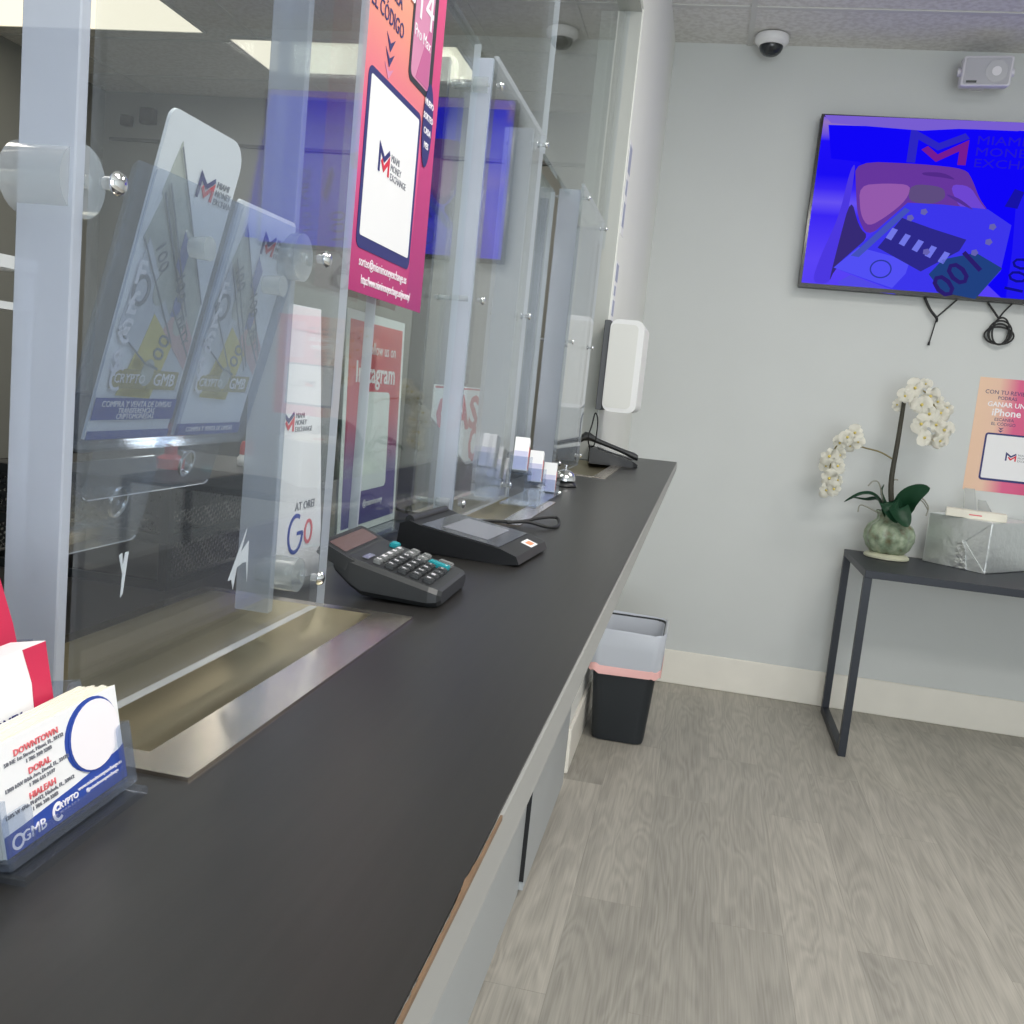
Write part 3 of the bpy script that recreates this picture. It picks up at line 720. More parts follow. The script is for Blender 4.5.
# ------------------------------------------------------------------ business cards near the camera
TH = frame((-.2305, .300, ZC), (-.05, 1, 0), (0, 0, 1))     # x along counter, z to customer
h = thing('card_holder', TH @ Vector((.04, 0, -.03)), 'clear stepped business card holder at the near left of the counter', 'card holder')
LW = .083
def tier(k):
    return TH @ Matrix.Translation((-.0, .006+.016*k, -.014-.025*k)) @ Matrix.Rotation(R_(-11), 4, 'X')
mb = MB()
mb.rrect(-.003, LW+.003, 0, .004, .0015, -.095, .004, TH)
mb.build('base', M['clear_plastic'], h)
for k in range(3):
    Tk = tier(k)
    mb = MB().box(-.0025, LW+.0025, -.003, .0, -.0095, .0125, T=Tk)
    mb.box(-.0025, -.001, -.003, .024, -.0095, .0125, T=Tk).box(LW+.001, LW+.0025, -.003, .026, -.0095, .0125, T=Tk)
    mb.rrect(-.0025, .013, -.003, .018, .003, .011, .0125, Tk).rrect(LW-.007, LW+.0025, -.003, .026, .003, .011, .0125, Tk).box(.013, LW-.007, -.003, .006, .011, .0125, T=Tk)
    mb.build('pocket', M['clear_plastic'], h)
def cards(k, label, hgt=.052):
    Tk = tier(k)
    return Tk, thing('business_cards', Tk @ Vector((LW/2, 0, 0)), label, 'business cards', 'business cards in the clear holder')
Tk, t = cards(0, 'stack of white and blue business cards in the front tier of the clear holder')
mb = MB()
for i in range(11):
    j = .0005*math.sin(i*2.1)
    mb.box(j, LW-.0005+j, 0.0004, .0437+.0004*math.cos(i*1.7), -.0088+.0016*i, -.0088+.0016*i+.0015, T=Tk)
mb.build('card_stack', M['cream_paper'], t)
zf = .0106-.0019
T = Tk @ Matrix.Translation((0, 0, .0089)) @ Matrix.Diagonal((1, .85, 1, 1))
MB().prism([(0, .0004), (LW, .0004), (LW, .0515), (0, .0515)], -.0002, .0002, T).build('card_face', M['paper'], t)
b_ = MB().prism([(0, .0006), (LW, .0006), (LW, .019), (LW-.004, .0175), (.045, .0135), (.03, .0125), (0.012, .011), (0, .0105)], .0003, .0005, T)
b_.build('blue_band', M['blue_ink'], t)
MB().ell(.0625, .0325, .0185, .0185, .0006, .0008, T).ell(.0615, .0335, .0195, .0185, .0003, .0005, T).build('blue_ring', M['blue_ink'], t)
MB().ell(.0630, .0325, .0177, .0177, .0009, .0011, T).build('white_disc', M['white_ink'], t)
mb = MB()
for i, wd in enumerate(('DOWNTOWN', 'DORAL', 'HIALEAH')): mb.text(wd, .0042, T @ Matrix.Translation((.025, .0445-.0115*i, .0005)), bold=.01)
mb.build('red_lettering', M['pink_ink'], t)
mb = MB()
for i, (a, c_) in enumerate((('50 NE 1st Street, Miami, FL, 33132', '1 786 390 3283'), ('1300 NW 84th Ave, Doral, FL, 33172', '1 786 615 2177'), ('1275 W 47th Pl #412, Hialeah, FL, 33012', '1 786 390 3283'))):
    mb.text(a, .0026, T @ Matrix.Translation((.0235, .0412-.0115*i, .0005))).text(c_, .0026, T @ Matrix.Translation((.0255, .0382-.0115*i, .0005)))
mb.build('address_lettering', M['grey_ink'], t)
mb = MB().text('GMB', .0072, T @ Matrix.Translation((.0165, .0055, .0007))).text('CRYPTO', .0042, T @ Matrix.Translation((.038, .0085, .0007)), bold=.02)
mb.ring(.0068, .0055, .0036, .0036, .0012, .0006, .0008, T=T).ring(.032, .0068, .0038, .0046, .0014, .0006, .0008, 60, 310, T)
mb.text('www.miamimoneyexchange.us', .0027, T @ Matrix.Translation((.063, .0105, .0007))).text('@miamimoneyexchange', .0025, T @ Matrix.Translation((.064, .0073, .0007)))
mb.build('white_lettering', M['white_ink'], t)
Tk, t = cards(1, 'white business cards with a crimson side stripe in the second tier of the clear holder')
MB().box(0, LW-.013, 0.0004, .0485, -.0088, .0085, T=Tk).build('card_stack', M['paper'], t)
T = Tk @ Matrix.Translation((0, 0, .0086))
MB().prism([(LW-.032, .0), (LW-.027, .02), (LW-.026, .033), (LW-.029, .0483), (LW-.0135, .0483), (LW-.0135, .0)], 0, .0003, T).build('crimson_stripe', M['crimson'], t)
MB().text('MIAMI MONEY', .0065, T @ Matrix.Translation((LW-.035, .0205, .0004)), 'RIGHT').build('navy_lettering', M['navy_ink'], t)
Tk, t = cards(2, 'crimson business cards in the rear tier of the clear holder')
MB().prism([(0, .0004), (LW-.001, .0004), (LW-.004, .035), (LW-.011, .071), (0, .071)], -.0085, .0085, Tk).build('card_stack', M['crimson'], t)

# ------------------------------------------------------------------ calculator
TK = Matrix.Translation((-.268, .868, ZC)) @ Matrix.Rotation(R_(1.5), 4, 'Z')    # local x towards the customer, y along the counter
t = thing('calculator', TK.translation, 'dark grey desktop calculator with teal keys on the counter', 'calculator', rz=0)
hw = .058
def sect(x, zt, zb, w): 
    return [(x, y, z) for y, z in ((-w+.006, zb), (w-.006, zb), (w, zb+.005), (w, zt-.004), (w-.004, zt), (-w+.004, zt), (-w, zt-.004), (-w, zb+.005))]
mb = MB().loft([sect(.056, .015, .003, hw-.007), sect(.053, .017, .001, hw-.002), sect(.045, .0195, 0, hw), sect(-.018, .034, .003, hw), sect(-.03, .037, .010, hw), sect(-.045, .040, .022, hw-.001)], TK)
mb.build('body', M['charcoal'], t)
TD = TK @ frame((-.026, 0, .0345), (0, 1, 0), (-.90, 0, .40))      # tilted display head
mb = MB().prism(rr(-hw, hw, -.002, .036, .006), -.012, .0, TD); mb.build('display_head', M['charcoal'], t)
MB().prism(rr(-hw+.010, hw-.010, .013, .031, .002), .0001, .0006, TD).build('display', M['solar'], t)
MB().prism(rr(-hw+.006, hw-.006, .011, .033, .002), .00005, .0003, TD).build('bezel', M['black_plastic'], t)
TKS = TK @ frame((.049, -hw, .019), (0, 1, 0), (-.974, 0, .228))   # key deck: x along counter, y away from customer
MB().prism(rr(.014, .036, .068, .074, .001), .0004, .0012, TKS).build('solar_panel', M['screen_grey'], t)
mb1 = []
def key(cx, cy, w, hh, mat, name='key'):
    MB().prism(rr(cx-w/2, cx+w/2, cy-hh/2, cy+hh/2, .0018, 2), .0, .0032, TKS).prism(rr(cx-w/2+.0015, cx+w/2-.0015, cy-hh/2+.001, cy+hh/2-.001, .0014, 2), .003, .0042, TKS).build(name, mat, t)
kx = [.017+.0166*i for i in range(6)]; ky = [.009+.0125*i for i in range(5)]
glyph = MB(); names = ['0', '00', '.', '=', '+', '', '1', '2', '3', '-', '+', '', '4', '5', '6', 'x', '÷', '', '7', '8', '9', '%', '√', 'MU', 'C', 'MC', 'MR', 'M-', 'M+', '']
for r in range(5):
    for c_ in range(5):
        if (r, c_) in ((1, 4),): continue
        if r == 0 and c_ == 4:
            key(kx[4], (ky[0]+ky[1])/2+.001, .0125, .021, M['teal'], 'teal_key')
        elif r == 4: key(kx[c_], ky[4], .0115, .0072, M['grey_key'])
        else: key(kx[c_], ky[r], .0128, .0092, M['key'] if c_ < 4 else M['grey_key'])
        nm = names[r*6+c_]
        if nm: glyph.text(nm, .0058, TKS @ Matrix.Translation((kx[c_], ky[r], .0044)))
key(kx[5], ky[0]+.004, .0105, .015, M['grey_key']); key(kx[5], ky[2], .0105, .0085, M['grey_key']); key(kx[5], ky[3], .0105, .0085, M['grey_key'])
key(kx[5]-.002, .068, .015, .0085, M['teal'], 'teal_key')
glyph.build('key_lettering', M['white_ink'], t)

# ------------------------------------------------------------------ signature pad
A_ = Vector((-.186, 1.066, ZC)); B_ = Vector((-.19, 1.243, ZC))
TS = frame(A_, (.02, 1, 0), (-1, .0, 0))      # x along counter, y away from customer, z up?
TS = Matrix.Translation(A_) @ Matrix.Rotation(R_(-4), 4, 'Z')   # local x to customer (negative = away), y along counter
t = thing('signature_pad', TS @ Vector((-.07, .07, 0)), 'black signature pad with grey screen lying on the counter', 'signature pad')
WY = .142
prof = [(0, .003), (-.004, .012), (-.025, .019), (-.125, .033), (-.138, .037), (-.150, .032), (-.152, .010), (-.145, .002), (-.02, .0)]
mb = MB(); A1 = [TS @ Vector((x, .0, z)) for x, z in prof]; A2 = [TS @ Vector((x, WY, z)) for x, z in prof]
mb.loft([A1, A2]); mb.build('body', M['black_plastic'], t)
TSS = TS @ frame((-.025, 0, .0192), (0, 1, 0), (-.990, 0, .139))
MB().prism(rr(.004, WY-.004, .002, .100, .003), .0001, .0005, TSS).build('glossy_cover', P('gloss_black', (64, 65, 72), .12), t)
MB().prism([(.025, .022), (WY-.020, .022), (WY-.020, .080), (.025, .080)], .0006, .0009, TSS).build('screen', M['screen_grey'], t)
TSL = TS @ frame((-.004, 0, .012), (0, 1, 0), (-.949, 0, .316))
o = MB().prism([(.075, .001), (.107, .001), (.107, .016), (.075, .016)], .0004, .0007, TSL).build('sticker', M['paper'], t)
MB().prism([(.082, .004), (.100, .004), (.100, .012), (.082, .012)], .0008, .0010, TSL).build('sticker_print', M['sticker_orange'], o)
MB().cyl(TS @ Vector((-.140, .006, .037)), TS @ Vector((-.140, WY-.01, .037)), .0055, n=16).build('stylus', M['charcoal'], t, smooth=40)
z = ZC+.0035
mb = MB().tube([TS @ Vector((-.150, WY-.05, .02)), (-.350, 1.235, ZC+.012), (-.338, 1.275, ZC+.024), (-.325, 1.30, ZC+.018), (-.312, 1.34, z+.004), (-.285, 1.37, z+.003), (-.250, 1.40, z+.003), (-.225, 1.45, z+.006), (-.205, 1.475, z+.006), (-.196, 1.44, z), (-.205, 1.40, z), (-.235, 1.385, z+.006), (-.262, 1.365, z+.004)], .0024, 8)
mb.build('cable', M['cable'], t, smooth=60)

# ------------------------------------------------------------------ card rack, bell, phone
def rack_T(k):
    ps = [(-.285, 1.885, ZC+.004), (-.296, 1.77, ZC+.032), (-.305, 1.655, ZC+.060)]
    return frame(ps[k], (1, .10, 0), (-.22, .25, 1))
h = thing('card_rack', (-.30, 1.80, ZC), 'clear three-step card rack on the counter beyond the middle shield', 'card rack')
MB().box(-.328, -.262, 1.62, 1.93, ZC+.0026, ZC+.005).build('base', M['clear_plastic'], h)
for k in range(3):
    T = rack_T(k)
    MB().box(-.018, .022, -.0015, .0, -.022, .012, T=T).box(-.018, .022, 0, .025, .010, .012, T=T).build('step_pocket', M['clear_plastic'], h)
    if k: MB().box(-.018, .022, -(rack_T(k).translation.z-ZC)+.0055, -.002, -.0015, .0015, T=frame(T.translation, (1, .1, 0), (0, 0, 1))).build('riser', M['clear_plastic'], h)
for k, lab in enumerate(('lowest stack of white cards in the far clear card rack', 'middle stack of white cards in the far clear card rack', 'highest stack of white cards in the far clear card rack')):
    T = rack_T(k)
    t = thing('card_stack', T.translation, lab, 'cards', 'white cards in the far rack')
    x0, x1 = (-.013, .013)
    MB().box(x0, x1, .0004, .060, -.016, .0085, .0008, 1, T=T).build('cards', M['paper'], t)
    MB().box(x0+.001, x1-.001, .002, .035, .0087, .0089, T=T).build('printed_face', P('pale_blue_print_%d' % k, (196, 196, 222), .5), t)
    MB().box(x1+.0001, x1+.0003, .006, .045, -.02, .004, T=T).build('printed_edge', M['pink_ink'], t)
bx, by = -.283, 2.10
t = thing('call_bell', (bx, by, ZC), 'chrome call bell on black base beside the far card rack', 'bell')
T = Matrix.Translation((bx, by, ZC)) @ Matrix.Scale(.64, 4)
MB().lathe([(.042, 0), (.044, .003), (.042, .010), (.034, .016), (.03, .018)], 28, T).build('base', M['black_plastic'], t, smooth=40)
MB().lathe([(.036, .02), (.038, .022), (.037, .032), (.030, .046), (.017, .056), (.006, .059), (0, .0595)], 28, T).build('dome', M['chrome'], t, smooth=40)
MB().lathe([(.003, .058), (.003, .068), (.007, .070), (.007, .074), (0, .075)], 14, T).build('plunger', M['chrome'], t, smooth=40)

TPH = Matrix.Translation((-.262, 3.01, ZC)) @ Matrix.Rotation(R_(8), 4, 'Z')
t = thing('desk_phone', TPH.translation, 'black desk phone at the far end of the counter', 'phone')
mb = MB().loft([[(.075, y, z) for y, z in ((-.075, 0.001), (.075, .001), (.075, .010), (-.075, .010))], [(.06, y, z) for y, z in ((-.08, 0), (.08, 0), (.08, .018), (-.08, .018))], [(-.075, y, z) for y, z in ((-.08, 0), (.08, 0), (.08, .050), (-.08, .050))]], TPH)
mb.build('base', M['black_plastic'], t)
TQ = TPH @ frame((.066, -.075, .014), (0, 1, 0), (-.97, 0, .23))
MB().prism(rr(.07, .145, .05, .10, .003), .0055, .0065, TQ).build('display', M['screen_grey'], t)
MB().prism(rr(.060, .148, .004, .12, .003), .0035, .0055, TQ).build('face_plate', M['charcoal'], t)
hs = MB()
prof = [(-.105, .072, .017), (-.095, .080, .019), (-.078, .080, .017), (-.055, .070, .011), (-.02, .060, .010), (.02, .048, .010), (.045, .040, .012), (.062, .034, .015), (.074, .030, .012)]
rings = []
for x, zc_, r in prof:
    rings.append([(x, -.05+.021*math.cos(2*math.pi*i/14), zc_+r*.75*math.sin(2*math.pi*i/14)) for i in range(14)])
hs.loft(rings, TPH); hs.build('handset', M['charcoal'], t, smooth=60)
mb = MB().tube([TPH @ Vector((-.07, -.06, .03)), TPH @ Vector((-.085, -.10, .075)), TPH @ Vector((-.078, -.10, .12)), TPH @ Vector((-.072, -.10, .155)), TPH @ Vector((-.062, -.10, .13)), TPH @ Vector((-.064, -.09, .06)), TPH @ Vector((-.08, -.06, .05))], .0022, 8)
mb.build('cord', M['cable'], t, smooth=60)

# ------------------------------------------------------------------ soap dispenser on the white wall end
t = thing('wall_dispenser', (WX, 3.1, 1.44), 'white wall dispenser with dark back plate on the end of the white wall', 'dispenser')
TDp = frame((WX, 2.965, 1.295), (1, 0, .0), (0, 0, 1))     # x out of the wall, y up, z towards the camera
MB().box(.0, .020, .002, .278, -.25, -.012, .002, 1, T=TDp).build('back_plate', P('dispenser_grey', (92, 94, 98), .5), t)
MB().prism(rr(.0205, .125, 0, .282, .026, 8), -.25, 0, TDp).build('cover', M['white'], t)
MB().prism(rr(.0225, .107, .012, .268, .016, 8), .0002, .0012, TDp).build('side_panel', M['offwhite'], t)
for k, (y, z, hh, lab) in enumerate(((3.135, 1.86, .29, 'taller printed strip stuck high on the white wall end'), (3.125, 1.585, .19, 'shorter printed strip on the white wall end above the dispenser'))):
    T = frame((WX, y, z), (0, 1, 0), (0, 0, 1))
    t = thing('wall_sticker', T.translation, lab, 'sticker')
    MB().box(0, .085, 0, hh, .0, .0012, T=T).build('paper_strip', M['paper'], t)
    MB().box(.0, .075, hh*.66, hh*.95, .0014, .0018, T=T).box(.0, .05, hh*.42, hh*.58, .0014, .0018, T=T).box(.0, .06, hh*.08, hh*.34, .0014, .0018, T=T).build('blue_print', P('faded_sticker_ink_%d' % k, (168, 172, 196), .6), t)

# ------------------------------------------------------------------ television
TX, TZ0, TW, THt = .345, 1.915, 1.318, .742
TTV = frame((TX, D-.068, TZ0), (1, 0, 0), (0, 0, 1))
t = thing('television', (TX+TW/2, D, TZ0+THt/2), 'wall television showing a blue picture of a hand with banknotes', 'television')
MB().box(TX, TX+TW, D-.066, D-.012, TZ0, TZ0+THt, .006, 2).box(TX+.3, TX+TW-.3, D-.013, D, TZ0+.15, TZ0+THt-.15).build('casing', M['black_plastic'], t)
mb = MB(); bz = .011
mb.box(0, TW, 0, .017, 0, .004, T=TTV).box(0, TW, THt-bz, THt, 0, .004, T=TTV).box(0, bz, .017, THt-bz, 0, .004, T=TTV).box(TW-bz, TW, .017, THt-bz, 0, .004, T=TTV)
mb.build('bezel', P('tv_bezel', (40, 36, 38), .15, spec=.8), t)
scr = MB().prism([(bz, .017), (TW-bz, .017), (TW-bz, THt-bz), (bz, THt-bz)], -.001, .0015, TTV).build('screen', gradient('tv_picture_blue', [(0, (88, 66, 250)), (.16, (92, 70, 252)), (.42, (60, 40, 250)), (.5, (104, 84, 248)), (.58, (60, 40, 250)), (.66, (26, 14, 250)), (.86, (30, 16, 252)), (.90, (110, 84, 226)), (.97, (150, 120, 196)), (1, (120, 96, 214))], 'Z', -.36, .36, strength=.95), t)
def sp(pts, z, mat, name):
    mb = MB()
    for q in pts: mb.prism([(a*TW, b*THt) for a, b in q], z, z+.0004, TTV)
    return mb.build(name, mat, scr)
E_ = lambda n, c: emis('tv_'+n, c, .95)
tvx = lambda u, v: None
# picture elements in the screen's own frame (fractions of its width and height)
def fr(cx, cy):
    dx, dy = cx-190, cy-75
    det = 1171*690+90*53
    a = (dx*690+90*dy)/det; c = (1171*dy-53*dx)/det
    return (a, 1-c)
def q(*p): return [fr(x, y) for x, y in p]
def soft(*p):
    for _ in range(2):
        r = []
        for a, b in zip(p, p[1:]+p[:1]): r += [(a[0]*.78+b[0]*.22, a[1]*.78+b[1]*.22), (a[0]*.22+b[0]*.78, a[1]*.22+b[1]*.78)]
        p = tuple(r)
    return [fr(x, y) for x, y in p]
sp([q((215, 118), (1340, 150), (1340, 790), (860, 790), (330, 262), (225, 250))], .0017, E_('deep_blue', (16, 6, 252)), 'picture_field')
sp([soft((318, 262), (300, 400), (240, 690), (215, 752), (150, 748), (185, 640), (255, 480), (295, 300))], .0019, E_('sleeve_glow', (78, 58, 230)), 'sleeve_light')
sp([soft((300, 400), (330, 520), (370, 560), (240, 690), (215, 752), (250, 600))], .0021, E_('shadow', (56, 44, 120)), 'sleeve_shadow')
sp([soft((315, 260), (560, 268), (720, 285), (745, 330), (770, 400), (805, 450), (770, 470), (690, 470), (640, 430), (510, 420), (440, 500), (360, 555), (325, 480), (318, 370))], .0025, E_('skin', (104, 56, 160)), 'hand_picture')
sp([soft((330, 355), (430, 345), (525, 350), (505, 410), (440, 470), (365, 520), (335, 470))], .0029, E_('skin_light', (150, 92, 176)), 'hand_highlight')
sp([soft((660, 345), (735, 350), (770, 410), (800, 448), (770, 466), (700, 440))], .0029, E_('skin_tip', (112, 72, 214)), 'fingertip_picture')
sp([soft((520, 345), (640, 355), (650, 400), (600, 425), (510, 415))], .0029, E_('knuckle', (96, 78, 130)), 'knuckle_shadow')
sp([q((250, 742), (300, 712), (430, 760), (470, 785), (270, 765))], .0031, E_('second_note', (84, 76, 236)), 'second_banknote')
sp([q((235, 685), (510, 420), (640, 425), (800, 440), (885, 500), (850, 680), (760, 790), (500, 775), (430, 757))], .0033, E_('note', (62, 56, 240)), 'banknote_picture')
sp([q((235, 685), (330, 600), (520, 650), (505, 700), (455, 760))], .0035, E_('note_pale_end', (84, 82, 250)), 'banknote_end')
sp([q((300, 635), (500, 440), (520, 450), (330, 640))], .0036, E_('note_edge', (70, 84, 190)), 'banknote_edge')
sp([q((490, 480), (600, 520), (725, 560), (700, 605), (560, 690), (400, 600))], .0037, E_('note_dark', (46, 42, 140)), 'banknote_arch')
sp([q((590, 700), (640, 640), (760, 610), (855, 668), (760, 792), (640, 770))], .0041, E_('note_green', (34, 66, 130)), 'banknote_corner')
sp([q((430+48*i, 560+22*i), (455+48*i, 520+22*i), (475+48*i, 528+22*i), (450+48*i, 570+22*i)) for i in range(5)], .0041, E_('note_pale', (116, 122, 236)), 'banknote_columns')
a_, b_ = fr(412, 685)
MB().ring(a_*TW, b_*THt, .046, .04, .006, .0041, .0045, T=TTV).build('banknote_seal', E_('seal', (48, 60, 160)), scr)
a_, b_ = fr(692, 690)
MB().text('100', .150, TTV @ Matrix.Translation((a_*TW, b_*THt, .0045)) @ Matrix.Rotation(R_(-132), 4, 'Z'), bold=.012).build('banknote_figure', E_('figure', (44, 30, 110)), scr)
sp([soft((560, 300), (640, 300), (690, 330), (640, 320), (565, 312))], .0029, E_('crease', (84, 44, 140)), 'hand_crease')
sp([soft((640, 380), (700, 400), (760, 452), (700, 420))], .0033, E_('crease_low', (84, 50, 150)), 'hand_crease')
for cx, cy in ((570, 455), (818, 508), (805, 567), (755, 610), (580, 612), (520, 480)):
    a_, b_ = fr(cx, cy); MB().ell(a_*TW, b_*THt, .016, .015, .0045, .0048, TTV, 5).build('banknote_star', E_('star', (104, 100, 180)), scr)
sp([q((900, 420), (985, 300), (1050, 330), (1100, 790), (870, 785), (890, 600))], .0021, E_('far_notes', (34, 26, 246)), 'rear_notes')
sp([q((860, 428), (895, 360), (928, 372), (905, 436))], .0026, E_('far_note_ink', (24, 20, 170)), 'rear_note_print')
sp([q((975, 470), (1000, 430), (1010, 560), (985, 600))], .0026, E_('far_note_ink2', (24, 20, 150)), 'rear_note_print')
for cx, cy, wd, sz, an in ((915, 700, '100', .11, 82), (1085, 600, '100 EURO', .07, 84)):
    a_, b_ = fr(cx, cy)
    MB().text(wd, sz, TTV @ Matrix.Translation((a_*TW, b_*THt, .0026)) @ Matrix.Rotation(R_(an), 4, 'Z')).build('rear_note_figure', E_('far_figure', (18, 18, 140)), scr)
a_, b_ = fr(505, 262)
logo(TTV, a_*TW, b_*THt, .24, scr, z=.0022, sy=.70, blue=E_('logo_blue', (46, 40, 200)), red=E_('logo_red', (120, 30, 150)), txt=E_('logo_text', (36, 26, 214)))
sp([q((200, 80), (1340, 130), (1340, 150), (1024, 112), (900, 140), (700, 132), (560, 140), (225, 112))], .0050, E_('pale_top', (122, 96, 214)), 'picture_top_band')  # paler purple band along the top of the screen
for k, (x, lab) in enumerate(((.94, 'thin black cable hanging from the television'), (1.19, 'coiled black cable hanging from the television'))):
    y = D-.028
    if k == 0:
        mb = MB().tube([(x-.05, y, TZ0), (x-.02, y, TZ0-.05), (x+.012, y, TZ0-.085), (x+.016, y+.01, TZ0-.10)], .006, 8).tube([(x+.085, y, TZ0), (x+.05, y, TZ0-.04), (x+.014, y, TZ0-.08)], .0035, 8).tube([(x+.013, y, TZ0-.085), (x+.006, y+.008, TZ0-.15), (x, y+.012, TZ0-.195)], .0028, 8)
        mb.cyl((x, y+.012, TZ0-.19), (x-.001, y+.012, TZ0-.205), .005)
    else:
        mb = MB().tube([(x-.04, y, TZ0), (x-.01, y, TZ0-.035), (x+.02, y, TZ0-.07)], .0045, 8).tube([(x+.06, y, TZ0), (x+.03, y, TZ0-.04), (x+.015, y, TZ0-.07)], .0035, 8)
        for q in range(4):
            rx, rz = .042+.006*q, .058-.007*q
            mb.tube([(x+.03+rx*math.cos(a)*(1 if q % 2 else .8), y+.004*q-.006, TZ0-.12-.006*q+rz*math.sin(a)) for a in [R_(i*30+20*q) for i in range(13)]], .004, 8, smooth=3)
    mb.build('power_cable', M['cable'], t, smooth=60, label=lab)

# ------------------------------------------------------------------ security camera, speaker
t = thing('security_camera', (.088, 4.46, CEIL), 'white dome security camera on the ceiling near the wall corner', 'security camera')
T = Matrix.Translation((.092, 4.47, CEIL-.006)) @ Matrix.Diagonal((.9, .9, .74, 1))
MB().lathe([(.078, 0), (.08, -.006), (.08, -.03), (.074, -.04), (.066, -.05), (.06, -.056), (.05, -.058)], 36, T).build('housing', M['white'], t, smooth=50)
MB().lathe([(.056, -.057), (.055, -.07), (.048, -.088), (.034, -.104), (.016, -.112), (0, -.114)], 36, T).build('dome', M['dome'], t, smooth=60)
TSp = Matrix.Translation((.972, D-.14, 2.83)) @ Matrix.Rotation(R_(-6), 4, 'Z') @ Matrix.Rotation(R_(12), 4, 'X')
t = thing('wall_speaker', (.972, D, 2.85), 'small white speaker mounted high on the wall above the television', 'speaker')
MB().box(-.095, .095, -.055, .07, -.058, .058, .01, 3, T=TSp).build('cabinet', M['speaker'], t)
TG = TSp @ frame((0, -.0552, 0), (1, 0, 0), (0, 0, 1))
o = MB().prism(rr(-.086, .086, -.05, .05, .008), 0, .003, TG).build('grille', M['grille'], t)
MB().ell(.035, .0, .042, .042, .0032, .0045, TG).build('cone', P('cone_grey', (184, 184, 190), .5), o)
MB().ell(.035, .0, .018, .018, .0047, .0056, TG).build('dust_cap', M['speaker'], o)
MB().box(-.075, -.035, -.045, -.036, .0032, .0042, T=TG).build('badge', M['charcoal'], o)
mb = MB().cyl(TSp @ Vector((-.108, 0, 0)), TSp @ Vector((-.093, 0, 0)), .016).cyl(TSp @ Vector((.093, 0, 0)), TSp @ Vector((.108, 0, 0)), .016).box(.972-.03, .972+.03, D-.075, D, 2.80, 2.87)
mb.build('bracket', M['speaker'], t)

# ------------------------------------------------------------------ wall poster
TPw = frame((1.178, D-.001, 1.093), (1, 0, 0), (0, 0, 1))
t = thing('wall_poster', (1.36, D, 1.34), 'peach and pink poster on the grey wall right of the orchid', 'poster')
W2, H2 = .37, .502
MB().box(0, W2, 0, H2, -.0009, 0, T=TPw).build('paper_sheet', gradient('wall_poster_print', [(0, (236, 200, 170)), (.28, (234, 196, 172)), (.5, (222, 96, 140)), (.8, (214, 84, 130)), (1, (232, 160, 140))], 'X', -.18, .19, wob=.04), t)
MB().rrect(.058, .312, .05, .262, .014, .0002, .0005, TPw).build('navy_frame', M['navy_ink'], t)
MB().rrect(.066, .304, .06, .254, .007, .0006, .0009, TPw).build('white_panel', M['paper'], t)
logo(TPw, .155, .145, .045, t, z=.001)
mb = MB()
for wd, sz, y in (('CON TU REVIEW', .025, .440), ('PODRÁS', .021, .416), ('ESCANEA', .019, .322), ('EL CÓDIGO', .019, .302)):
    mb.text(wd, sz, TPw @ Matrix.Translation((.125, y, .0004)))
mb.prism([(.106, .278), (.118, .273), (.130, .278), (.118, .266)], .0003, .0005, TPw).prism([(.106, .289), (.118, .284), (.130, .289), (.118, .277)], .0003, .0005, TPw)
mb.build('navy_lettering', M['navy_ink'], t)
MB().text('GANAR UN', .030, TPw @ Matrix.Translation((.125, .387, .0004)), bold=.02).text('iPhone', .044, TPw @ Matrix.Translation((.13, .352, .0004)), bold=.02).build('white_lettering', M['white_ink'], t)
MB().rrect(.225, .33, .29, .47, .012, .0003, .0006, TPw).build('phone_print', M['phone_pink'], t)

# ------------------------------------------------------------------ console table and what stands on it
tx0, tx1, ty0, ty1, tz = .700, 1.95, 3.916, 4.50, .768
t = thing('console_table', ((tx0+tx1)/2, (ty0+ty1)/2, 0), 'black metal console table against the back wall', 'table')
MB().box(tx0, tx1, ty0, ty1, tz-.030, tz, .0015, 1).build('tabletop', M['dark_metal'], t)
for x in (tx0, tx1-.03):
    for y in (ty0, ty1-.03): MB().box(x, x+.03, y, y+.03, 0, tz-.03).build('leg', M['dark_metal'], t)
    MB().box(x, x+.03, ty0+.03, ty1-.03, 0, .03).build('floor_bar', M['dark_metal'], t)

ox, oy = .855, 4.36
t = thing('potted_orchid', (ox, oy, tz), 'white orchid in a crackled green pot on the console table', 'plant')
T = Matrix.Translation((ox, oy, tz)) @ Matrix.Scale(.98, 4)
MB().lathe([(.088, 0), (.096, .004), (.096, .012), (.086, .02), (.07, .026)], 40, T).build('foot', P('pot_foot', (196, 196, 172), .4, var=.2, vscale=30), t, smooth=50)
pot = MB().lathe([(.07, .026), (.092, .05), (.106, .085), (.106, .115), (.094, .145), (.072, .163), (.062, .172), (.062, .196), (.072, .206), (.068, .210), (.058, .204), (.054, .17), (0, .165)], 96, T, ribs=12, ramp=.035).build('pot', M['celadon'], t, smooth=60)
def w(u, v, y=oy): return at(u, v, y)
stem_top = w(905, 384)
MB().tube([(ox+.01, oy, tz+.16), w(891, 485), w(898, 440), w(904, 402)], lambda s: .013-.004*s, 10).build('stem', M['stem'], t, smooth=60)
MB().tube([w(904, 404), w(913, 390, oy-.03), w(925, 392, oy-.05), w(937, 412, oy-.05), w(943, 440, oy-.05)], .0035, 8).build('spike', M['spike'], t, smooth=60)
MB().tube([w(894, 460), w(880, 452), w(862, 447), w(845, 440, oy-.02), w(832, 455, oy-.03), w(829, 490, oy-.03)], .0035, 8).build('spike', M['spike'], t, smooth=60)
